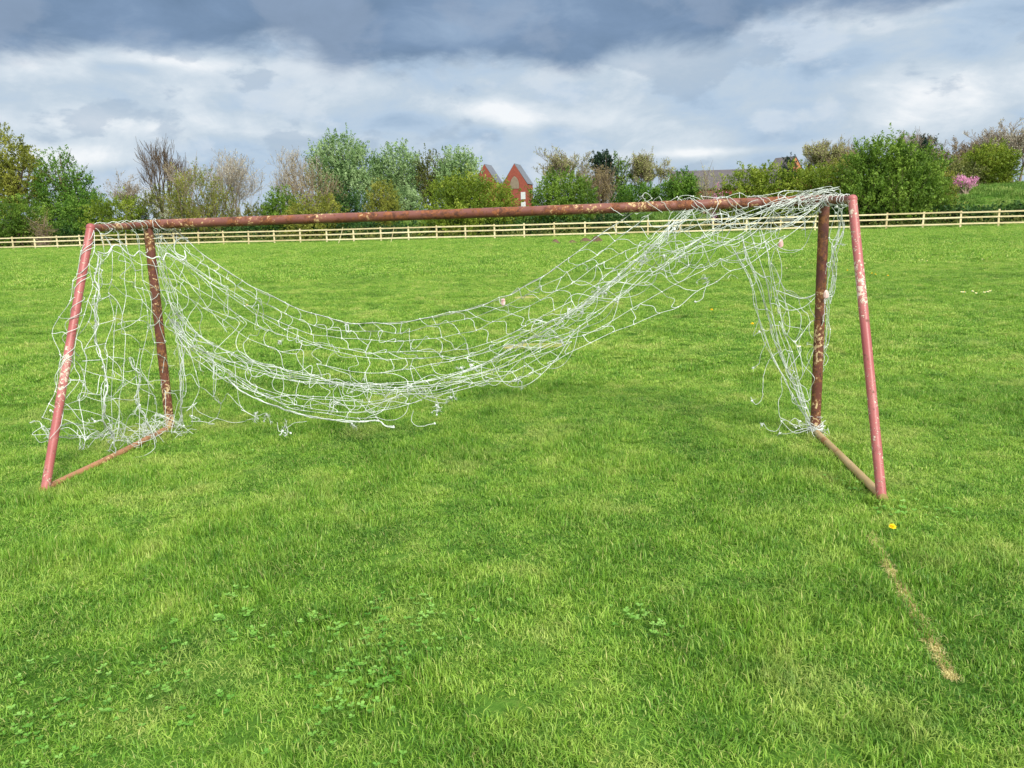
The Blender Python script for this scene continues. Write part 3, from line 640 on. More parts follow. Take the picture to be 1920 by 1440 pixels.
leaf_tree('poplar', 'tallest sage green poplar clump above the crossbar', 'tree', HG, 640, 252, 74, 26, (LM['sage'], M_bark), blobs=[(-.15, .7, .6, .3), (.35, .55, .6, .3), (-.5, .5, .45, .32), (.1, .3, .8, .3)], nshoot=1500, nleaf=15, ls=.15, L=1.9, upw=1.4, outw=.5, seed=19, shell=.45)
leaf_tree('poplar', 'sage green poplar just right of the tallest one', 'tree', HG, 742, 274, 46, 28, (LM['sage'], M_bark), blobs=tall, nshoot=800, nleaf=14, ls=.15, L=1.9, upw=1.5, outw=.45, seed=20, shell=.45)
leaf_tree('poplar', 'brownish poplar between two sage green ones', 'tree', HG, 806, 290, 34, 29, (LM['scrub'], M_bark), blobs=tall, nshoot=500, nleaf=12, ls=.14, L=1.9, upw=1.5, outw=.45, seed=21, twigs=80)
leaf_tree('poplar', 'rightmost sage green poplar left of the brick gables', 'tree', HG, 858, 285, 44, 27, (LM['sage'], M_bark), blobs=tall, nshoot=750, nleaf=14, ls=.15, L=1.9, upw=1.5, outw=.45, seed=22, shell=.45)
leaf_tree('conifer', 'small olive round tree below the sage green poplars', 'tree', HG, 716, 336, 34, 14, (LM['olive'], M_bark), blobs=[(0, .6, .8, .4), (0, .35, 1., .3)], nshoot=600, nleaf=13, ls=.1, L=.8, upw=.9, seed=23)
leaf_tree('shrub', 'rounded grey green bush right of the small olive tree', 'shrub', HG, 758, 346, 30, 20, (LM['sage'], M_bark), nshoot=450, nleaf=13, ls=.12, L=.8, trunk=False, seed=24)
leaf_tree('shrub', 'wide yellow green bush left of the brick gables above the crossbar', 'shrub', HG, 880, 328, 84, 9, (LM['yellow'], M_bark), blobs=[(-.5, .62, .48, .38), (.05, .64, .5, .38), (.5, .5, .48, .38), (0, .28, 1., .3)], nshoot=1900, nleaf=14, ls=.12, L=1.2, trunk=False, seed=25)
leaf_tree('shrub', 'rounded green bush right of the brick gables', 'shrub', HG, 1054, 320, 64, 10, (LM['bright'], M_bark), blobs=[(-.4, .5, .5, .4), (.2, .65, .6, .36), (.5, .42, .45, .4), (0, .25, 1., .25)], nshoot=1500, nleaf=14, ls=.12, L=1.1, trunk=False, twigs=50, seed=26)
bare_tree('half bare budding tree behind the rounded green bush', 'tree', HG, 1066, 278, 46, 34, M_twig, depth=6, nstem=3, up=.5, seed=27, leafm=LM['budg'], nl=3, ls=.085)
leaf_tree('willow', 'brown twiggy bush right of the rounded green bush', 'shrub', HG, 1122, 308, 28, 16, (LM['brown'], M_twig), blobs=tall, nshoot=380, nleaf=9, ls=.09, L=1.5, upw=1.3, outw=.5, trunk=False, twigs=180, seed=28)
leaf_tree('pine', 'narrow dark pine left of a light green tree near the gables', 'tree', HG, 1131, 286, 20, 30, (LM['pine'], M_bark), blobs=[(-.1, .85, .8, .15), (.2, .68, .8, .16), (-.1, .5, .7, .15), (.2, .35, .6, .12)], nshoot=420, nleaf=16, ls=.14, L=.7, seed=29)
leaf_tree('broadleaf_tree', 'airy light green tree between the dark pine and the yellow twiggy tree', 'tree', HG, 1160, 286, 24, 40, (LM['bright'], M_bark), blobs=tall, nshoot=240, nleaf=10, ls=.14, L=1., twigs=80, seed=30)
bare_tree('yellowish budding tree with round top right of the airy green tree', 'tree', HG, 1210, 285, 40, 40, M_twig, depth=6, nstem=5, up=.7, spread=.36, seed=31, leafm=LM['budg'], nl=3, ls=.085)
leaf_tree('shrub', 'low dark green hedge bush below the yellowish budding tree', 'shrub', HG, 1196, 344, 48, 26, (LM['green'], M_bark), blobs=low, nshoot=500, nleaf=13, ls=.13, L=.8, trunk=False, seed=32)
leaf_tree('shrub', 'compact bright green bush left of the long dark roof', 'shrub', HG, 1278, 320, 31, 22, (LM['green'], M_bark), nshoot=600, nleaf=14, ls=.12, L=.9, trunk=False, seed=33)
leaf_tree('willow', 'thin light green saplings in front of the long dark roof', 'shrub', HG, 1330, 322, 28, 18, (LM['budg'], M_twig), blobs=tall, nshoot=90, nleaf=8, ls=.08, L=1.5, upw=1.4, outw=.4, trunk=False, twigs=30, seed=34)
leaf_tree('blossom_bush', 'pink blossoming bush left of the long green hedge', 'shrub', HG, 1351, 342, 13, 11.5, (LM['pink'], M_twig), nshoot=140, nleaf=10, ls=.1, L=.5, trunk=False, seed=35)
leaf_tree('hedge', 'long thick yellow green hedge above the right end of the crossbar', 'hedge', HG, 1462, 312, 106, 9, (LM['yellow'], M_bark), blobs=[(-.65, .62, .38, .36), (-.2, .66, .4, .36), (.25, .6, .4, .38), (.65, .62, .4, .36), (0, .28, 1.05, .3)], nshoot=2300, nleaf=14, ls=.12, L=1.1, trunk=False, seed=36)
bare_tree('yellow budding round tree behind the long green hedge', 'tree', HG, 1545, 262, 38, 44, M_twig, depth=6, nstem=5, up=.7, spread=.36, seed=37, leafm=LM['budg'], nl=3, ls=.085)
bare_tree('brown twiggy tree left of the largest green bush', 'tree', HG, 1602, 274, 42, 30, M_twig, depth=6, nstem=5, seed=38, leafm=LM['brown'], nl=2, ls=.08)
leaf_tree('shrub', 'largest fresh green bush right of the goal corner', 'shrub', HG, 1668, 258, 100, 9, (LM['bright'], M_bark), blobs=[(-.1, .76, .4, .23), (-.4, .55, .5, .34), (.35, .55, .55, .34), (0, .3, .98, .3), (.6, .4, .4, .3)], nshoot=2600, nleaf=15, ls=.13, L=1.5, upw=.7, trunk=False, twigs=80, seed=39)
leaf_tree('shrub', 'olive shaggy bush leaning on the right side of the largest green bush', 'shrub', HG, 1740, 305, 44, 12, (LM['olive'], M_twig), blobs=low, nshoot=900, nleaf=13, ls=.12, L=1.3, trunk=False, twigs=60, seed=40)
bare_tree('bare tree rising just left of the dark cedar', 'tree', HG, 1706, 242, 26, 48, M_twig, depth=6, nstem=1, seed=41, up=.6)
leaf_tree('cedar', 'dark cedar rising behind the largest green bush', 'tree', HG, 1734, 254, 24, 52, (LM['pine'], M_bark), blobs=[(0, .84, .6, .16), (-.2, .68, .9, .16), (.2, .52, .9, .16), (0, .36, .9, .16)], nshoot=600, nleaf=15, ls=.15, L=.9, upw=.1, seed=42)
bare_tree('small bare tree just right of the dark cedar', 'tree', HG, 1756, 250, 20, 50, M_twig, depth=6, nstem=1, seed=43)
bare_tree('olive twiggy tree between the cedar and the yellow green round bush', 'tree', HG, 1790, 272, 52, 34, M_twig, depth=6, nstem=5, seed=44, leafm=LM['brown'], nl=3, ls=.085)
bare_tree('brown twiggy tree behind the yellow green round bush', 'tree', HG, 1838, 258, 46, 40, M_twig, depth=6, nstem=4, seed=45, leafm=LM['brown'], nl=2, ls=.08)
bare_tree('tall pale budding tree at the right border of the photo', 'tree', HG, 1908, 226, 52, 34, M_twig, depth=6, nstem=4, seed=46, leafm=LM['pale'], nl=3, ls=.08, up=.7)
leaf_tree('shrub', 'yellow green round bush standing on the bank at the right border', 'shrub', HG, 1866, 272, 50, 27, (LM['yellow'], M_bark), blobs=tall, nshoot=1100, nleaf=14, ls=.12, L=1.1, trunk=False, twigs=60, seed=47)
leaf_tree('blossom_bush', 'pink blossoming bush on the grassy bank at the right', 'shrub', HG, 1808, 332, 20, 19, (LM['pink'], M_twig), ybot=347, blobs=low, nshoot=90, nleaf=10, ls=.09, L=.5, trunk=False, seed=48)
leaf_tree('shrub', 'dull bush filling the gap between the cedar and the right bank', 'shrub', HG, 1790, 310, 46, 26, (LM['scrub'], M_twig), blobs=low, nshoot=700, nleaf=12, ls=.12, L=1.2, trunk=False, twigs=80, seed=49)
leaf_tree('shrub', 'dark low bush behind the right part of the long hedge', 'shrub', HG, 1580, 300, 40, 16, (LM['olive'], M_twig), blobs=low, nshoot=700, nleaf=12, ls=.12, L=1.2, trunk=False, twigs=60, seed=50)
# tangled undergrowth: many bramble sprays along the fence, read as one mass
def undergrowth(name, label, segs, mat, n, ls, seed):
    g = np.random.default_rng(seed); mb = MB()
    for (xa, xb, o0, o1, h0, h1, cnt) in segs:
        kx = xa + (xb - xa) * g.random(cnt); Yo = o0 + (o1 - o0) * g.random(cnt)
        d = np.array([ray(q, 420) for q in kx]); kk = d[:, 0] / d[:, 1]; Y = (72.1 + Yo) / (1 + .2234 * kk); X = kk * Y
        hgt = (h0 + (h1 - h0) * vn1(X / 2.2, Y / 2)) * (.35 + .65 * g.random(cnt)); Z = gz(X, Y) + hgt * g.random(cnt) ** .6
        P = np.stack([X, Y, Z], 1); D = unit(g.normal(size=(cnt, 3)) + [0, 0, .4]); t = g.random((cnt, n))
        Q = P[:, None] + D[:, None] * t[..., None] * .7 + g.normal(0, .1, (cnt, n, 3)); Q[..., 2] = np.maximum(Q[..., 2], gz(Q[..., 0], Q[..., 1]) + .02)
        leaves(mb, Q.reshape(-1, 3), ls, g, np.clip(np.repeat(g.random(cnt), n) * .6 + g.random(cnt * n) * .4, 0, 1), .3)
    return tag(mb.build(name, mat, None, False), label, 'undergrowth', kind='stuff')
leaf_tree('shrub', 'low dull bush in the gap between the pale budded tree and the bright green shrub', 'shrub', HG, 486, 380, 34, 12, (LM['scrub'], M_twig), blobs=low, nshoot=380, nleaf=12, ls=.12, L=.8, trunk=False, twigs=60, seed=52)
undergrowth('undergrowth', 'dark leafy undergrowth along the foot of the bushes beyond the fence', [(-80, 700, 7, 10, 1.6, 3.2, 2600), (700, 1180, 7, 10, 1.0, 2.6, 1500), (1180, 1360, 8, 10, .3, 1.0, 300), (1360, 1800, 6, 9, 1.2, 2.8, 1600), (1780, 2000, 5.5, 8, 1.4, 2.3, 900)], LM['dark'], 12, .12, 60)
undergrowth('bramble_scrub', 'brownish bramble scrub in front of the dark undergrowth', [(-80, 1200, 4.5, 7.5, .5, 1.5, 1300), (1200, 2000, 4, 7, .4, 1.3, 900)], LM['scrub'], 9, .09, 61)
# ---------------------------------------------------------------- buildings
def house(name, label, cat): return name, label, cat
YB = 168.
def gable_block(root, xpix, yapex, wm, hm, wall_h, depth, ang, seed):
    """brick cross gable: pentagon wall with ridge roof running back"""
    ap = at(xpix, yapex + 2, YB + (seed * 1.5)); c, s = math.cos(ang), math.sin(ang)
    U = np.array([c, s, 0]); Bk = np.array([-s, c, 0]); Z = np.array([0, 0, 1.])
    def q(u, b, z): return ap + U * u + Bk * b + Z * z
    mb = MB(); h = wm / 2
    fr = [q(-h, 0, -hm), q(h, 0, -hm), q(h, 0, -hm - wall_h), q(-h, 0, -hm - wall_h), q(0, 0, 0)]
    bk = [v + Bk * depth for v in fr]
    mb.add(np.array(fr + bk), [[3, 2, 1, 0], [0, 1, 4, 4], [5, 6, 7, 8], [6, 5, 9, 9], [1, 2, 7, 6], [3, 0, 5, 8]]); mb.build('wall', M_brick, root, False)
    rb = MB()
    for sg in (-1, 1):
        a0, a1 = q(0, .03, .08), q(sg * (h + .15), .03, -hm + .0); n_ = unit(np.cross(a1 - a0, Bk)) * sg; n_ = n_ if n_[2] > 0 else -n_
        v = [a0, a1, a1 + Bk * (depth + .3), a0 + Bk * (depth + .3)]; v += [p - n_ * .05 for p in v]
        rb.add(np.array(v), [[0, 1, 2, 3], [7, 6, 5, 4], [0, 4, 5, 1], [1, 5, 6, 2], [2, 6, 7, 3], [3, 7, 4, 0]])
    rb.build('roof', M_slate, root, False)
    return q, U, Bk
ap = at(940, 360, YB); ch = empty('brick_house', (ap[0], YB, float(gz(ap[0], YB))), 'red brick house with two steep gables and grey slate roofs', 'house')
gable_block(ch, 908, 306, 5.0, 3.9, 6, 5, -.27, 0)
q, U_, Bk_ = gable_block(ch, 964, 305, 5.4, 4.2, 7, 5, -.27, 0)
def panel(root, name, q, pts, b, mat, th=.05):
    mb = MB(); n = len(pts); fr = [q(u, b, z) for u, z in pts]; bk = [q(u, b + th, z) for u, z in pts]
    cf = np.mean(fr, axis=0); v = np.array(fr + bk + [cf])
    mb.add(v, [[i, (i + 1) % n, 2 * n, 2 * n] for i in range(n)] + [[i, i + n, (i + 1) % n + n, (i + 1) % n] for i in range(n)]); return mb.build(name, mat, root, False)
arch = [(-.95, -5.1), (.95, -5.1), (.95, -4.0), (.75, -3.3), (.4, -2.8), (0, -2.5), (-.4, -2.8), (-.75, -3.3), (-.95, -4.0)]
panel(ch, 'arch_surround', q, [(u * 1.18, z * 1.18 + .72) for u, z in arch], -.04, M_brick); panel(ch, 'arched_panel', q, arch, -.08, M_stone)
for z0 in (-6.6, -8.6):
    wf = panel(ch, 'window', q, [(1.3, z0 - .75), (2.3, z0 - .75), (2.3, z0 + .75), (1.3, z0 + .75)], -.1, M_white)
    panel(wf, 'pane', q, [(1.42, z0 - .62), (1.77, z0 - .62), (1.77, z0 + .62), (1.42, z0 + .62)], -.13, M_glass)
    panel(wf, 'pane', q, [(1.84, z0 - .62), (2.18, z0 - .62), (2.18, z0 + .62), (1.84, z0 + .62)], -.13, M_glass)
def ridge_house(name, label, p0, p1, Y, hroof, depth, wallh, wm, rm, catg='house', gable=None):
    a, b = at(*p0, Y), at(*p1, Y); mid_ = (a + b) / 2; b[2] = a[2] if abs(a[2] - b[2]) < 1.5 else b[2]
    root = empty(name, (mid_[0], Y, float(gz(mid_[0], Y))), label, catg); dr = unit((b - a) * [1, 1, 0]); nb_ = np.array([-dr[1], dr[0], 0]); Z = np.array([0, 0, 1.])
    mb = MB(); v = [a - nb_ * depth - Z * hroof, b - nb_ * depth - Z * hroof, b + nb_ * depth - Z * hroof, a + nb_ * depth - Z * hroof]; v2 = [p * 1. - Z * wallh for p in v]
    V = np.array(v + v2 + [a - Z * .12, b - Z * .12]); mb.add(V, [[0, 1, 5, 4], [1, 2, 6, 5], [2, 3, 7, 6], [3, 0, 4, 7], [0, 3, 8, 8], [1, 2, 9, 9]]); mb.build('wall', wm, root, False)
    rb = MB()
    for sg in (-1, 1):
        e = nb_ * sg * (depth + .4) - Z * (hroof + .25); v = [a - dr * .3, b + dr * .3, b + dr * .3 + e, a - dr * .3 + e]; v += [p - Z * .18 for p in v]
        rb.add(np.array(v), [[0, 1, 2, 3], [7, 6, 5, 4], [0, 4, 5, 1], [1, 5, 6, 2], [2, 6, 7, 3], [3, 7, 4, 0]])
    rb.build('roof', rm, root, False); return root
ridge_house('barn', 'long low building with a dark roof behind the hedge', (1262, 321), (1460, 314), 150, 3.2, 5, 3, M_brick, M_dslate, 'building')
ridge_house('barn', 'grey roofed building behind the twiggy trees right of the cottage', (1520, 304), (1600, 300), 165, 3.4, 5, 3, M_brick, M_slate, 'building')
ct = at(1492, 294, 150); cr = empty('cottage', (ct[0], 150, float(gz(ct[0], 150))), 'small cottage with orange brick gable and dark roof above the hedge', 'house')
M_ob = plainmat('orange_brick', (150, 98, 72), (178, 120, 90), 2, .9, .1)
def cott():
    c, s = math.cos(.55), math.sin(.55); U = np.array([c, s, 0]); Bk = np.array([-s, c, 0]); Z = np.array([0, 0, 1.]); q = lambda u, b, z: ct + U * u + Bk * b + Z * z
    mb = MB(); fr = [q(-2.2, 0, -2.4), q(2.2, 0, -2.4), q(2.2, 0, -5.5), q(-2.2, 0, -5.5), q(0, 0, 0)]; bk = [v + Bk * 4.5 for v in fr]
    mb.add(np.array(fr + bk), [[3, 2, 1, 0], [0, 1, 4, 4], [5, 6, 7, 8], [6, 5, 9, 9], [1, 2, 7, 6], [3, 0, 5, 8]]); mb.build('wall', M_ob, cr, False); rb = MB()
    for sg in (-1, 1):
        v = [q(0, -.1, .15), q(sg * 2.6, -.1, -2.7), q(sg * 2.6, 4.7, -2.7), q(0, 4.7, .15)]; v += [p - Z * .15 for p in v]
        rb.add(np.array(v), [[0, 1, 2, 3], [7, 6, 5, 4], [0, 4, 5, 1], [1, 5, 6, 2], [2, 6, 7, 3], [3, 7, 4, 0]])
    rb.build('roof', M_dslate, cr, False)
cott()
leaf_tree('conifer', 'dark evergreen peeping over the cottage roof', 'tree', HG, 1482, 291, 16, 84, (LM['pine'], M_bark), blobs=tall, nshoot=260, nleaf=14, ls=.15, L=.8, seed=51)
# ---------------------------------------------------------------- goal
PLb, PRb = gnd(320, 810), gnd(1528, 818)
H_BAR = 1.80
PLt = np.array([PLb[0] + .03, PLb[1], H_BAR]); PRt = np.array([PRb[0] - .02, PRb[1], H_BAR + .02])
PLt = at(277, 421, PLb[1]); PRt = at(1546, 375, PRb[1])
FL, FR = gnd(80, 930), gnd(1656, 948)
TLr = PLt + (FL - PLb) * .486; TRr = PRt + (FR - PRb) * .42
q_ = at(170, 428, TLr[1]); TLr = q_; q_ = at(1598, 375, TRr[1]); TRr = q_
goal = empty('football_goal', ((PLb + PRb) / 2), 'old rusty tubular steel goal frame standing on the grass, seen from behind', 'football goal')
def pipe(name, pts, r, mat, n=18, segs=40, label=None, wob=.0):
    P = catmull(pts, segs); rr = np.full(segs, r) * (1 + .012 * rng.normal(size=segs)); mb = MB(); mb.tube(P, rr, n); o = mb.build(name, mat, goal)
    if label: tag(o, label)
    return P
rc = .038
mid_ = (PLt + PRt) / 2 - [0, 0, .004]
bdir = unit(PRt - PLt)
CB = pipe('crossbar', [PLt - bdir * .03, mid_, PRt + bdir * .03], rc, M_bar, 20, 60)
pipe('post', [PLb - [0, 0, .04], PLb + (PLt - PLb) * .5, PLt - [0, 0, .03]], .038, M_post, 20)
pipe('post', [PRb - [0, 0, .04], PRb + (PRt - PRb) * .5, PRt - [0, 0, .03]], .038, M_post, 20)
pipe('top_bar', [PLt - unit(PLt - TLr) * .0, (PLt + TLr) / 2 - [0, 0, .003], TLr], .028, M_bar, 16)
pipe('top_bar', [PRt, (PRt + TRr) / 2, TRr], .028, M_bar, 16)
pipe('stanchion', [TLr + [0, 0, .004], (TLr + FL) / 2, FL - [0, 0, .03]], .029, M_pink, 16, label='faded pink stanchion with cream flakes, wound with net cord')
pipe('stanchion', [TRr + [0, 0, .004], (TRr + FR) / 2, FR - [0, 0, .03]], .029, M_pink, 16)
for c_ in (TLr, TRr):
    mb = MB(); P = [c_ + [0, 0, .004] + np.array([0, 0, .031]) * math.sin(t) * 1 for t in np.linspace(-1.57, 1.57, 9)]
    mb.tube(P, [.004 + .028 * math.cos(t) for t in np.linspace(-1.57, 1.57, 9)], 16); mb.build('elbow', M_pink, goal)
pipe('ground_bar', [PLb + [0, 0, .045], (PLb + FL) / 2 + [0, 0, .034], FL + [0, 0, .04]], .024, M_baser, 14, label='thin orange rusted ground bar half sunk in the grass')
pipe('ground_bar', [PRb + [0, 0, .04], (PRb + FR) / 2 + [0, 0, .045], FR + [0, 0, .045]], .026, M_base, 14, label='olive lichen covered ground bar')
# longer unmown grass along the ground bars and round the feet
g = np.random.default_rng(91); tallc = source('long_tuft', [blades(26, .035, .075, .0042, .8, 150 + i) for i in range(4)], M_grass); q = []
for A_, B_ in ((PLb, FL), (PRb, FR)):
    d_ = unit(B_ - A_); n_ = np.array([-d_[1], d_[0], 0]); t_ = g.random(130) * 1.04 - .02
    sgn = np.where(g.random(130) < .62, 1, -1) * np.sign(n_[1] if abs(n_[1]) > .01 else 1)
    p_ = A_ + (B_ - A_) * t_[:, None] + n_ * (sgn * (.04 + .05 * g.random(130)))[:, None]; p_[:, 2] = 0; q.append(p_)
    for c_ in (A_, B_): p_ = c_ + np.stack([g.normal(0, .06, 16), g.normal(.03, .06, 16), np.zeros(16)], 1); p_[:, 2] = 0; q.append(p_)
q = np.vstack(q); sc_ = .6 + .6 * g.random(len(q))
instancer('long_grass', q, np.stack([np.ones_like(sc_), np.ones_like(sc_), sc_], 1), tallc, 4, .2, label='longer unmown grass along the ground bars of the goal', cat='grass')
# ---------------------------------------------------------------- net
net = empty('goal_net', mid_, 'torn white cord net sagging from the rusty goal frame in a long hammock', 'net')
def Ycb(x): return 6.66 + (PRb[1] - 6.66) * (x - 278) / (1547 - 278)
def P3(pts, d0=0., d1=None, bow=0.):
    """trace: (x, y[, d]) photo points on the vertical plane of the goal mouth, d metres nearer the camera"""
    out = []; n = len(pts)
    for i, p in enumerate(pts):
        t = i / max(n - 1, 1); d = (d0 + ((d0 if d1 is None else d1) - d0) * t + bow * math.sin(math.pi * t)) if len(p) < 3 else p[2]
        out.append(at(p[0], p[1], Ycb(p[0]) - d))
    return np.array(out)
ng_ = np.random.default_rng(77)
CR_ = .0021
def cord(mb, pts, n=None, r=CR_, sides=5, wig=.004):
    pts = np.asarray(pts); L = np.linalg.norm(np.diff(pts, axis=0), axis=1).sum()
    n = n or max(7, int(L / .011)); P = catmull(pts, n); m = len(P)
    if wig: 
        w_ = ng_.normal(0, 1, (m, 3)); w_ = sum(np.roll(w_, q_i, 0) for q_i in range(-3, 4)) / 4; w_[0] = w_[-1] = 0; P = P + w_ * wig
    mb.tube(P, r * (1 + .12 * ng_.normal(size=m)), sides, a=ng_.random()); return P
def knot(mb, p, r=.0062):
    d = unit(ng_.normal(size=3)); u = unit(np.cross(d, [0, 0, 1.01]))
    mb.tube([p - d * r * 1.1, p - d * r * .5, p, p + d * r * .6, p + d * r * 1.2], [r * .35, r * .85, r, r * .8, r * .3], 6)
def slack(mb, a, b, amount, g=.35, r=CR_):
    """a loose cross link: a rounded bow to one side, sometimes an S"""
    L = np.linalg.norm(b - a); d = unit(b - a); s = np.array([1., 0, 0]) * ng_.choice([1, 1, -1]) + ng_.normal(0, .5, 3); s = unit(s - d * s.dot(d)); q = amount * L
    k2 = ng_.choice([1, 1, 1, -.6]) * ng_.uniform(.6, 1.1)
    p = [a, a + (b - a) * .16 + s * q * .62, a + (b - a) * .45 + s * q * .95, a + (b - a) * .78 + s * q * .6 * k2, b]
    for i in (1, 2, 3): p[i] = p[i] - np.array([0, 0, g * q * .5]) + ng_.normal(0, .03 * L, 3)
    cord(mb, p, r=r, wig=.0012)
def tail(mb, p, L=.12, r=CR_, frayed=True):
    d = unit(ng_.normal(size=3) * [1, .6, .3]); q = [p]; dd = d.copy()
    for i in range(4):
        dd = unit(dd + ng_.normal(0, .45, 3) - [0, 0, .45]); q.append(q[-1] + dd * L / 4)
    for z in q: z[2] = max(z[2], .03)
    cord(mb, q, r=r, wig=.002)
    if frayed:
        for _ in range(5): mb.tube([q[-1], q[-1] + ng_.normal(0, .007, 3), q[-1] + ng_.normal(0, .013, 3)], [r * .6, r * .6, r * .3], 4)
def patch(mb, rails, N, cross=.5, jit=.012, miss=.08, phase=1, knots=True, lines=True, tails=.02, every=1, tightjit=.004):
    rr = [catmull(r_, N + 1) for r_ in rails]; K = len(rr)
    ph = [ng_.random() for _ in rr]
    nodes = []
    for k in range(K):
        t = np.clip(np.arange(N + 1) + (ph[k] - .5) * .8 + ng_.normal(0, .16, N + 1), 0, N)
        P = np.stack([np.interp(t, np.arange(N + 1), rr[k][:, c]) for c in range(3)], 1)
        P[1:-1] += ng_.normal(0, jit, (N - 1, 3)); nodes.append(P)
    for k in range(K):
        if lines:
            run = [0]
            for s in range(0, N):
                if ng_.random() < miss * .25 or s == N - 1:
                    e_ = s + (s == N - 1)
                    if e_ > run[0] + 1: cord(mb, nodes[k][run[0]:e_ + 1], wig=.0008)
                    run = [s + 1]
        if knots:
            for s in range(N + 1): knot(mb, nodes[k][s])
        if k < K - 1:
            for s in range(0, N + 1, every):
                if ng_.random() < miss: 
                    if ng_.random() < .5: tail(mb, nodes[k][s].copy(), ng_.uniform(.05, .12))
                    continue
                s2 = min(max(s + (phase if k % 2 else 0), 0), N)
                slack(mb, nodes[k][s], nodes[k + 1][s2], cross * ng_.uniform(.3, 1.2))
        for s in range(N + 1):
            if ng_.random() < tails: tail(mb, nodes[k][s].copy(), ng_.uniform(.04, .1))
    return nodes
# main hammock, traced strand by strand
H1 = [(303, 412), (328, 430), (348, 447), (376, 473), (402, 493), (431, 512), (461, 530), (492, 549), (521, 561), (551, 576), (584, 587), (617, 597), (650, 606), (684, 606), (716, 606), (749, 604), (800, 597), (845, 588), (880, 579), (908, 570), (943, 559), (972, 543), (1000, 527), (1031, 511), (1059, 490), (1086, 470), (1117, 446), (1145, 426), (1190, 398), (1222, 372)]
H2 = [(310, 425), (345, 468), (372, 490), (400, 507), (430, 525), (465, 552), (500, 570), (540, 590), (580, 607), (620, 617), (680, 622), (750, 622), (800, 612), (850, 603), (905, 591), (940, 576), (990, 553), (1040, 525), (1075, 505), (1105, 485), (1165, 443), (1230, 395), (1272, 368)]
H3 = [(303, 440), (330, 480), (380, 515), (430, 545), (470, 575), (520, 600), (580, 626), (640, 634), (700, 638), (760, 638), (800, 635), (860, 625), (900, 615), (950, 592), (1000, 570), (1060, 538), (1100, 510), (1160, 475), (1215, 450), (1290, 385)]
H4 = [(298, 462), (350, 498), (400, 535), (460, 575), (520, 610), (580, 640), (650, 655), (720, 660), (800, 660), (850, 657), (900, 648), (960, 625), (1020, 590), (1080, 560), (1140, 515), (1200, 470), (1270, 410), (1300, 372)]
H5 = [(298, 490), (345, 525), (400, 560), (460, 600), (530, 630), (600, 650), (660, 668), (720, 673), (790, 672), (860, 667), (920, 650), (990, 620), (1060, 590), (1120, 545), (1180, 500), (1240, 450), (1320, 372)]
H6 = [(300, 520), (350, 555), (410, 595), (480, 640), (560, 668), (620, 690), (680, 698), (740, 695), (800, 685), (870, 672), (930, 655), (1000, 620), (1080, 580), (1150, 530), (1220, 470), (1290, 405)]
B1 = [(312, 560), (340, 600), (375, 630), (410, 650), (450, 668), (500, 685), (560, 700), (620, 715), (690, 722), (750, 722), (810, 712), (860, 700), (920, 675), (980, 640), (1040, 610), (1090, 575), (1150, 525), (1210, 475), (1250, 430), (1310, 385)]
B2 = [(312, 590), (350, 640), (390, 665), (440, 685), (500, 700), (580, 715), (650, 725), (720, 730), (800, 728), (860, 715), (940, 690), (1010, 655), (1060, 630), (1120, 590), (1180, 545), (1240, 500), (1290, 462), (1350, 430), (1420, 395), (1500, 375)]
B3 = [(318, 600), (360, 650), (400, 680), (450, 710), (520, 738), (600, 748), (680, 750), (740, 744), (800, 738), (860, 725), (940, 705), (1020, 665), (1080, 640), (1150, 600), (1220, 560), (1300, 512), (1380, 475), (1450, 440), (1530, 385)]
B4 = [(320, 610), (372, 665), (410, 700), (460, 728), (520, 755), (580, 768), (640, 773), (700, 772), (760, 758), (830, 737), (900, 718), (975, 705), (1050, 665), (1110, 640), (1180, 608), (1240, 584), (1300, 553), (1360, 515), (1420, 488), (1480, 440), (1545, 385)]
B5 = [(322, 620), (385, 675), (422, 712), (470, 742), (520, 765), (560, 778), (610, 787), (660, 790), (705, 790)]
mb = MB()
rl = [P3(H1, .04, .04, .0), P3(H2, .06, .05, .05), P3(H3, .08, .05, .1), P3(H4, .1, .05, .16), P3(H5, .1, .05, .22), P3(H6, .1, .05, .28), P3(B1, .06, .05, .36)]
patch(mb, rl, 34, cross=.5, jit=.005, miss=.05)
rl2 = [P3(B1, .05, .05, .4), P3(B2, .06, .06, .45), P3(B3, .08, .06, .52), P3(B4, .08, .06, .58)]
patch(mb, rl2, 36, cross=.55, jit=.009, miss=.08, tails=.05)
rl2b = [P3(B1, .1, .05, .32), P3([(x + 6, (y + 4)) for x, y in B1], .05, .05, .3), P3([(x - 4, (y - 5)) for x, y in B2], .08, .05, .36), P3([(x + 5, y + 3) for x, y in B2], .08, .05, .38)]
patch(mb, rl2b, 26, cross=.4, jit=.012, miss=.18, tails=.03)
rl3 = [P3(B3[:10], .1, .4, .1), P3([(x - 10, y + 12) for x, y in B3[1:9]], .12, .45, .1), P3([(x, y - 8) for x, y in B5], .12, .5, .1)]
patch(mb, rl3, 13, cross=.6, jit=.02, miss=.1, tails=.1)
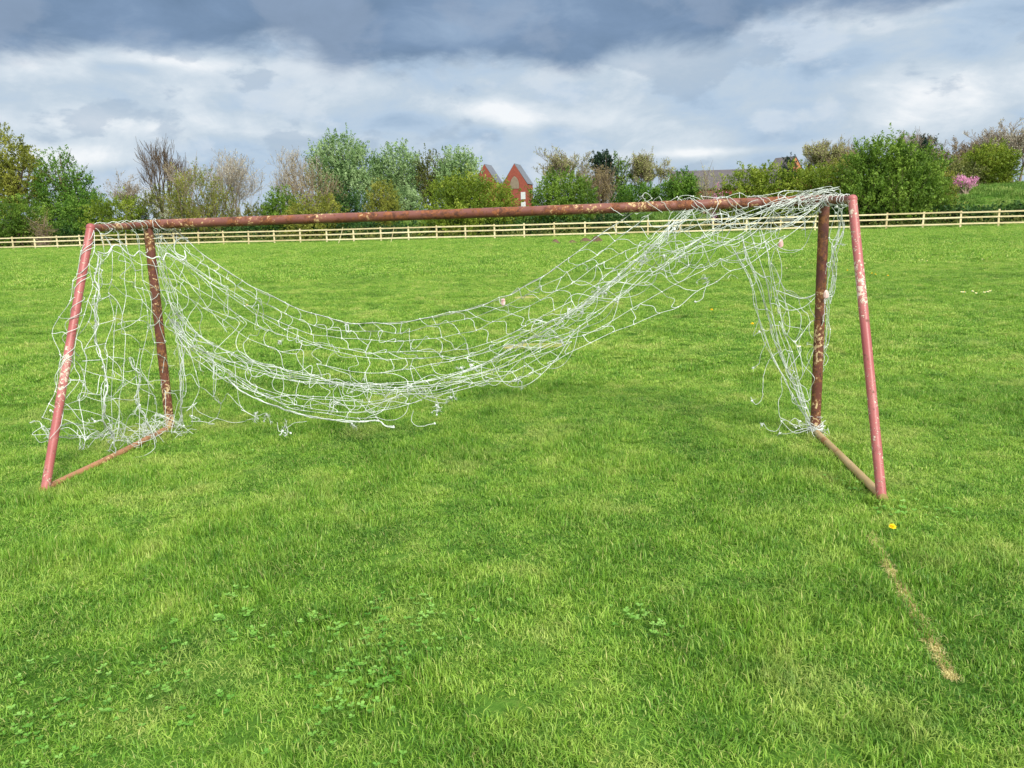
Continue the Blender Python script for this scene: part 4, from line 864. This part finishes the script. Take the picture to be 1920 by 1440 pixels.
# criss-cross upper right quarter below the crossbar
C0 = [(1300, 368), (1380, 366), (1450, 362), (1500, 360), (1550, 358)]
C1 = [(1270, 395), (1340, 388), (1400, 383), (1470, 376), (1550, 366)]
C2 = [(1255, 425), (1330, 410), (1400, 400), (1460, 393), (1548, 372)]
C3 = [(1250, 455), (1320, 440), (1390, 425), (1450, 410), (1510, 395), (1556, 370)]
C4 = [(1240, 490), (1310, 470), (1380, 452), (1440, 438), (1490, 412), (1556, 372)]
C5 = [(1250, 520), (1330, 490), (1400, 470), (1450, 448), (1480, 440)]
patch(mb, [P3(c, d, d) for c, d in ((C0, .02), (C1, .04), (C2, .08), (C3, .1), (C4, .12), (C5, .16))], 9, cross=.5, jit=.022, miss=.1, tails=.04)
for _ in range(20):
    x_ = ng_.uniform(1290, 1500); a = at(x_, ng_.uniform(366, 400), Ycb(x_) - ng_.uniform(-.02, .12)); x2 = x_ + ng_.uniform(-90, 60); x2 = min(x2, 1510); b = at(x2, ng_.uniform(385, 470), Ycb(x2) - ng_.uniform(0, .2)); slack(mb, a, b, .35)
for _ in range(9):
    x_ = ng_.uniform(1470, 1560); a = at(x_, ng_.uniform(358, 372), Ycb(x_) - .05); x2 = ng_.uniform(1380, 1490); b = at(x2, ng_.uniform(385, 425), Ycb(x2) - ng_.uniform(0, .15)); slack(mb, a, b, .2)
mb.build('sagging_netting', M_cord, net)
# thick edge cord along the bottom and tie string along the top
mb = MB()
for s in range(2): cord(mb, P3([(x + s * 2, y + s) for x, y in [(422, 706), (455, 735), (500, 755), (540, 770), (580, 780), (625, 787), (670, 790), (708, 789), (722, 798), (738, 801)]], .3, .62, .1), r=.0042)
mb.build('bottom_edge_cord', M_cord, net)
mb = MB(); P = cord(mb, P3(H1, .035, .035), r=.003, wig=.002); mb.build('top_edge_string', M_dcord, net)
# side netting over the left end frame: hangs between stanchion, top bar and post
def side(pts, t0=0., t1=None, bulge=0.):
    """t: 0 = stanchion side, 1 = post side of the left end frame"""
    out = []; n = len(pts)
    for i, p in enumerate(pts):
        u = i / (n - 1); t = t0 + ((t0 if t1 is None else t1) - t0) * u
        fy = (p[1] - 425) / 480.
        Ys = TLr[1] + (FL[1] - TLr[1]) * np.clip(fy, 0, 1.0); Y = Ys + (PLb[1] - Ys) * t - bulge * math.sin(math.pi * u); out.append(at(p[0], p[1], Y))
    out = np.array(out); out[:, 2] = np.maximum(out[:, 2], .02); return out
mb = MB()
V = [([(167, 440), (150, 500), (130, 560), (108, 630), (112, 690), (92, 745), (76, 795)], -.02, -.02), ([(176, 424), (182, 470), (165, 560), (146, 640), (150, 700), (118, 760), (96, 812)], .02, .06), ([(188, 422), (192, 480), (182, 560), (176, 640), (160, 710), (150, 770), (160, 825)], .15, .12),
     ([(202, 421), (206, 480), (212, 560), (205, 640), (200, 710), (190, 770), (200, 820)], .3, .3), ([(220, 420), (228, 470), (236, 540), (232, 620), (236, 700), (225, 760), (216, 835)], .45, .45), ([(236, 419), (248, 470), (258, 540), (262, 620), (256, 700), (262, 770), (260, 830)], .62, .6),
     ([(252, 418), (262, 480), (276, 550), (288, 630), (280, 700), (288, 760), (284, 820)], .8, .75), ([(270, 418), (285, 470), (300, 550), (312, 620), (306, 700), (312, 760), (312, 815)], 1., .95), ([(290, 414), (304, 470), (325, 540), (340, 600), (338, 680), (340, 740), (322, 800)], 1.03, 1.03)]
patch(mb, [side(*v) for v in V], 11, cross=.38, jit=.018, miss=.1)
patch(mb, [side([(x_ + 9, y_) for x_, y_ in v[0][2:]], v[1] + .12, v[2] + .15, -.1) for v in V[1:7:2]], 6, cross=.5, jit=.035, miss=.35, tails=.05)
# strands fanning from the post head down into the hammock
for k in range(9):
    x0_, y0_ = ng_.uniform(262, 312), ng_.uniform(410, 424); e = [(ng_.uniform(330, 470), ng_.uniform(560, 720)), (ng_.uniform(300, 350), ng_.uniform(520, 640))][k % 2]
    a = at(x0_, y0_, Ycb(x0_) - .02); b = at(e[0], e[1], Ycb(e[0]) - .15); cord(mb, [a, a * .6 + b * .4 + ng_.normal(0, .015, 3) - [0, 0, .03], b])
# right of the left post: lacework running to the lower hammock
L1 = [(318, 590), (330, 640), (342, 700), (338, 760), (345, 800)]; L2 = [(345, 620), (365, 680), (372, 730), (360, 770), (360, 790)]; L3 = [(385, 650), (405, 700), (400, 745), (420, 765), (400, 795)]; L4 = [(440, 680), (450, 730), (445, 765), (470, 775), (485, 785)]
patch(mb, [P3(l, .05 + .1 * i) for i, l in enumerate((L1, L2, L3, L4))], 4, cross=.5, jit=.025, miss=.1, tails=.15)
# ruff of loose loops round the foot of the stanchion and along the ground bar
for k in range(9):
    c = [(160, 805), (120, 790), (110, 810), (190, 800), (240, 812)][k % 5]; a = ng_.uniform(35, 70) if c[0] < 170 else ng_.uniform(25, 50); q = []
    t0 = ng_.uniform(2.4, 3.6)
    for t in np.linspace(t0, t0 + ng_.uniform(2.6, 4.5), 8): q.append((c[0] + a * math.cos(t) + ng_.normal(0, 4), c[1] - 14 * math.sin(t) * ng_.uniform(.7, 1.2) + ng_.normal(0, 4), .5 + .5 * math.sin(t)))
    P = []
    for z in q:
        tt = np.clip((z[0] - 100) / 220, 0, 1); Y = 5.35 + 1.25 * tt + .12 * z[2]; p = at(z[0], min(z[1], 835), Y); p[2] = max(p[2], .03); P.append(p)
    cord(mb, P)
for k in range(44):
    t = ng_.beta(2, 1); c = FL + (PLb - FL) * (.45 + .55 * t); a = c + [ng_.normal(0, .05), ng_.normal(0, .08), ng_.uniform(.01, .13)]; b = c + [ng_.normal(0, .16), ng_.normal(0, .12), ng_.uniform(.015, .2)]; slack(mb, a, b, .6)
for (x_, y_, Y_) in [(82, 800, 5.3), (150, 820, 5.5), (165, 822, 5.5), (205, 805, 5.8), (178, 790, 5.6), (212, 830, 5.7), (345, 800, 6.5), (330, 825, 6.3), (95, 770, 5.3), (262, 760, 6.), (360, 780, 6.4)]:
    p = at(x_, y_, Y_); p[2] = max(p[2], .06); knot(mb, p, .009); tail(mb, p.copy(), .12); tail(mb, p.copy(), .09)
# helix of cord wound on the stanchion
ax_ = FL - TLr; L_ = np.linalg.norm(ax_); ad = ax_ / L_; u1 = unit(np.cross(ad, [1, 0, 0])); u2 = np.cross(ad, u1)
for s0, s1, tw, ph in ((.03, .58, 5.5, 0), (.05, .62, 4.2, 2.), (.5, .8, 2., 1.)):
    T_ = np.linspace(s0, s1, 60); rr_ = .034 + .02 * np.clip(np.sin(T_ * 33 + ph), 0, 1)
    P = TLr + ad * (T_ * L_)[:, None] + rr_[:, None] * (np.cos(T_ * tw * 11 + ph)[:, None] * u1 + np.sin(T_ * tw * 11 + ph)[:, None] * u2); mb.tube(P, CR_, 5)
mb.build('side_netting', M_cord, net)
# thicker gathered cords in the side netting
mb = MB()
cord(mb, side([(183, 472), (195, 475), (205, 472), (212, 460), (225, 462), (238, 475), (250, 480), (262, 470), (270, 478), (285, 485), (298, 482), (305, 488), (312, 475), (325, 480), (338, 488), (348, 482), (346, 470)], .1, 1.05), r=.0052, wig=.003)
cord(mb, P3([(352, 447), (335, 450), (328, 462), (332, 475), (345, 482), (350, 490)], .05), r=.005)
cord(mb, side([(184, 475), (183, 500), (178, 522), (184, 545), (182, 570), (178, 590), (179, 625), (177, 640), (186, 660), (195, 690), (201, 720), (197, 750), (196, 770), (190, 782), (200, 800), (212, 815), (215, 835), (216, 850)], .1, .3), r=.0055, wig=.006)
cord(mb, side([(184, 475), (186, 540), (179, 600), (182, 650), (198, 700), (196, 760), (208, 815)], .11, .3), r=.003, wig=.008)
for off_ in range(3): cord(mb, side([(243 + off_ * 2, 670), (250, 690), (262 - off_, 700), (262, 720), (254 + off_ * 2, 745), (262, 765), (270, 780), (278, 800), (285, 820)], .5, .8), r=.0035, wig=.009)
for off_ in range(3): cord(mb, P3([(320 + off_ * 2, 598), (336, 612), (338 + off_ * 2, 640), (341, 680), (336 + off_ * 3, 720), (340, 760), (338, 800)], .06), r=.0032, wig=.009)
for i in range(12):
    p = side([(184, 475), (178, 522), (178, 590), (186, 660), (201, 720), (196, 770), (215, 835)], .1, .3); k = i % 6; q = p[k] + (p[k + 1] - p[k]) * ng_.random(); knot(mb, q, .011)
mb.build('gathered_cord', M_cord, net)
# cord lashed over the frame
def helix(mb, A, B, t0, t1, turns, rad, ph=0., r=CR_, wild=.012):
    ax = B - A; L = np.linalg.norm(ax); d = ax / L; u = unit(np.cross(d, [0, 0, 1])); v = np.cross(d, u); n = int(26 * turns) + 6
    T = np.linspace(t0, t1, n); an = np.linspace(0, turns * 6.283, n) + ph; w_ = ng_.normal(0, 1, n); w_ = np.convolve(w_, np.ones(7) / 7, 'same')
    rr = rad + np.abs(w_) * wild * 1.6; T = T + w_ * .004; P = A + d * (T * L)[:, None] + rr[:, None] * (np.cos(an)[:, None] * u + np.sin(an)[:, None] * v); mb.tube(P, r, 5, a=ng_.random())
mb = MB()
for (a, b, tn, ph) in [(0, .022, 1.5, 0), (.0, .04, 1.2, 2)]: helix(mb, PLt, PRt, a, b, tn, rc + .004, ph)
for (a, b, tn, ph) in [(.0, .9, 4, 0), (.05, .8, 2.5, 2), (0, .3, 2, 1)]: helix(mb, PLt, TLr, a, b, tn, .032, ph)
mb.build('lashing', M_cord, net)
mb = MB()
for (a, b, tn, ph) in [(.71, .78, 1.2, 0), (.745, .84, 2., 1), (.79, .9, 2., 2), (.82, .98, 3., 0), (.9, 1.0, 3., 3), (.95, 1.02, 3, .5)]: helix(mb, PLt, PRt, a, b, tn, rc + .004, ph, wild=.02)
for (a, b, tn, ph) in [(.0, .5, 4, 0), (.0, .35, 3, 2), (.55, .9, 3, 1)]: helix(mb, PRt, TRr, a, b, tn, .032, ph)
for k in range(9):
    a = at(ng_.uniform(1440, 1520), ng_.uniform(368, 392), Ycb(1500) - .07); b = at(ng_.uniform(1535, 1575), ng_.uniform(350, 366), Ycb(1550) - .1); cord(mb, [a, (a + b) / 2 + [0, 0, ng_.uniform(.0, .05)], b])
cord(mb, [at(1500, 372, 5.85), at(1530, 355, 5.8), at(1558, 350, 5.75), at(1562, 358, 5.75), at(1590, 372, 5.5)])
mb.build('lashing', M_cord, net)
# netting pulled down to the foot of the right post
mb = MB()
E = [([(1372, 462), (1388, 490), (1410, 530), (1421, 590), (1437, 640), (1465, 700), (1495, 755), (1520, 797)], .18, .0), ([(1390, 440), (1402, 480), (1425, 530), (1440, 590), (1453, 640), (1478, 700), (1505, 765), (1522, 800)], .18, .0), ([(1405, 430), (1420, 475), (1438, 530), (1450, 600), (1466, 660), (1487, 710), (1512, 775), (1524, 800)], .16, .0), ([(1425, 425), (1440, 478), (1447, 530), (1462, 590), (1480, 650), (1497, 710), (1516, 775), (1527, 800)], .14, .0)]
for e in E: cord(mb, P3(e[0], e[1], e[2]), wig=.003)
patch(mb, [P3(e[0], e[1] + .02, e[2]) for e in E], 8, cross=.35, jit=.01, miss=.1)
for k in range(2):
    e = E[k % 4]; cord(mb, P3([(x + ng_.normal(0, 5) * (1 - i / 7), y) for i, (x, y) in enumerate(e[0])], e[1], e[2]), wig=.003)
W1 = [(1455, 460), (1448, 500), (1452, 515), (1462, 535), (1480, 552), (1505, 558), (1530, 550)]; W2 = [(1446, 520), (1456, 570), (1470, 580), (1490, 590), (1510, 580), (1532, 552)]; W3 = [(1460, 600), (1475, 640), (1490, 650), (1502, 640), (1512, 600), (1528, 600)]; W4 = [(1478, 660), (1490, 700), (1503, 720), (1510, 690), (1520, 660), (1530, 640)]; W5 = [(1492, 705), (1500, 740), (1512, 760), (1520, 745), (1524, 720), (1530, 700)]
patch(mb, [P3(w_, .1, .0) for w_ in (W1, W2, W3, W4, W5)], 5, cross=.3, jit=.012, miss=.0)
cord(mb, P3([(1455, 545), (1480, 553), (1505, 560), (1528, 552)], .05), r=.0035)
for pts in ([(1437, 640), (1428, 662), (1424, 682), (1412, 690)], [(1452, 662), (1435, 690), (1430, 725), (1429, 745), (1418, 758), (1410, 752)], [(1466, 705), (1466, 735), (1460, 755), (1462, 780), (1478, 790), (1492, 802)], [(1470, 785), (1455, 808), (1440, 806), (1432, 794), (1428, 797)], [(1525, 800), (1500, 806), (1480, 812), (1462, 814)], [(1522, 804), (1490, 812), (1475, 798), (1465, 790)], [(1500, 800), (1480, 795), (1488, 785), (1500, 790)], [(1485, 740), (1488, 755), (1510, 765)], [(1424, 600), (1411, 630), (1424, 622)]):
    P = P3(pts, .05); P[:, 2] = np.maximum(P[:, 2], .03); cord(mb, P); knot(mb, P[-1], .009)
    for _ in range(4): mb.tube([P[-1], P[-1] + ng_.normal(0, .008, 3), P[-1] + ng_.normal(0, .014, 3)], [.0018, .0016, .001], 4)
for k in range(26):
    c = PRb + [0, 0, .06]; a = c + ng_.normal(0, .035, 3); b = c + ng_.normal(0, .045, 3); a[2] = max(a[2], .03); b[2] = max(b[2], .03); slack(mb, a, b, 1.2)
for _ in range(9):
    an = np.linspace(0, 6.283 * ng_.uniform(.8, 1.2), 14) + ng_.random() * 6; rr_ = .046 + .012 * ng_.random(); z = .05 + .06 * ng_.random(); mb.tube(np.stack([PRb[0] + rr_ * np.cos(an), PRb[1] + rr_ * np.sin(an), z + .012 * np.sin(an * 2 + ng_.random() * 6)], 1), CR_, 5)
mb.build('hanging_netting', M_cord, net)
# gathered netting between the right post and its stanchion
mb = MB()
for k in range(7):
    pts = [(1572 + ng_.normal(0, 9), 388), (1576 + ng_.normal(0, 4), 405), (1574 + ng_.normal(0, 5), 430), (1566 + ng_.normal(0, 6), 470), (1557 + ng_.normal(0, 6), 520), (1551 + ng_.normal(0, 6), 570)] + ([(1552 + ng_.normal(0, 4), 610), (1546, 655)] if k < 3 else [])
    cord(mb, np.array([at(x, y, 5.62 + .04 * i) for i, (x, y) in enumerate(pts)]), wig=.006)
G1 = [(1564, 390), (1572, 420), (1556, 470), (1550, 530), (1542, 580), (1536, 640), (1537, 700)]; G2 = [(1576, 390), (1580, 420), (1568, 470), (1562, 520), (1556, 570), (1553, 620), (1540, 680)]
patch(mb, [np.array([at(x, y, 5.55 + .05 * i) for i, (x, y) in enumerate(g_)]) for g_ in (G1, G2)], 9, cross=.5, jit=.012, miss=.05)
for (x_, y_) in ((1585, 386), (1568, 388), (1578, 384)): knot(mb, at(x_, y_, 5.55), .012)
mb.build('gathered_side_netting', M_cord, net)
# frayed ends and bunched knots along the hammock
mb = MB()
for (x_, y_, d_) in [(1067, 580, .3), (1091, 585, .35), (1122, 540, .25), (1135, 550, .3), (1044, 632, .4), (1160, 515, .2), (1014, 602, .35), (884, 685, .45), (530, 808, .5), (536, 800, .5), (820, 770, .5), (818, 760, .5), (480, 775, .4), (500, 778, .4), (632, 755, .5), (660, 795, .5), (790, 728, .5), (1322, 522, .15), (845, 745, .5), (1052, 640, .4), (770, 725, .5), (972, 712, .45), (1245, 480, .2), (1275, 482, .2), (650, 608, .03), (525, 640, .2), (865, 690, .4), (1265, 430, .1), (1210, 480, .2)]:
    p = at(x_, y_, Ycb(x_) - d_); knot(mb, p, .01); 
    for _ in range(2): tail(mb, p.copy(), ng_.uniform(.03, .09))
    for _ in range(7): mb.tube([p, p + ng_.normal(0, .010, 3), p + ng_.normal(0, .016, 3)], [.002, .0018, .001], 4)
for pts, d_ in (([(1330, 525), (1322, 545), (1318, 560), (1304, 566)], .15), ([(1000, 700), (990, 705), (975, 706), (965, 712)], .5), ([(690, 762), (708, 786), (722, 798), (738, 800)], .6), ([(775, 770), (772, 790), (785, 798), (815, 794)], .5), ([(817, 745), (822, 765), (819, 778)], .5), ([(575, 790), (550, 795), (535, 805), (545, 812)], .5), ([(520, 792), (522, 808), (535, 812)], .5), ([(452, 768), (480, 780), (500, 775), (495, 790)], .4), ([(985, 680), (1000, 695), (1012, 702)], .4), ([(1448, 390), (1526, 395), (1526, 418)], .1)):
    P = P3(pts, d_); P[:, 2] = np.maximum(P[:, 2], .04); cord(mb, P); knot(mb, P[-1], .009)
mb.build('frayed_ends', M_cord, net)
for (x_, y_, d_) in ((943, 562, .0), (1464, 452, .1), (1549, 547, .22)):
    p = at(x_, y_, Ycb(x_) - d_); mb = MB(); t = np.linspace(0, 6.283, 15)
    P = np.stack([p[0] + .013 * np.cos(t), p[1] + .006 * np.sin(t * 2), p[2] - .018 + .026 * np.sin(t)], 1); mb.tube(P, .0065, 6); mb.tube([p + [0, 0, .012], p, p - [0, 0, .045]], [.007, .009, .007], 6); mb.build('tape_tie', M_clip, net)

mb = MB(); P = np.array([gnd(1364, 527), gnd(1370, 521), gnd(1378, 523), gnd(1384, 527)]); P[:, 2] += [.07, .08, .075, .06]; cord(mb, P, r=.004); tag(mb.build('cord_scrap', M_cord), 'short scrap of white cord lying on the grass beyond the torn net', 'cord')
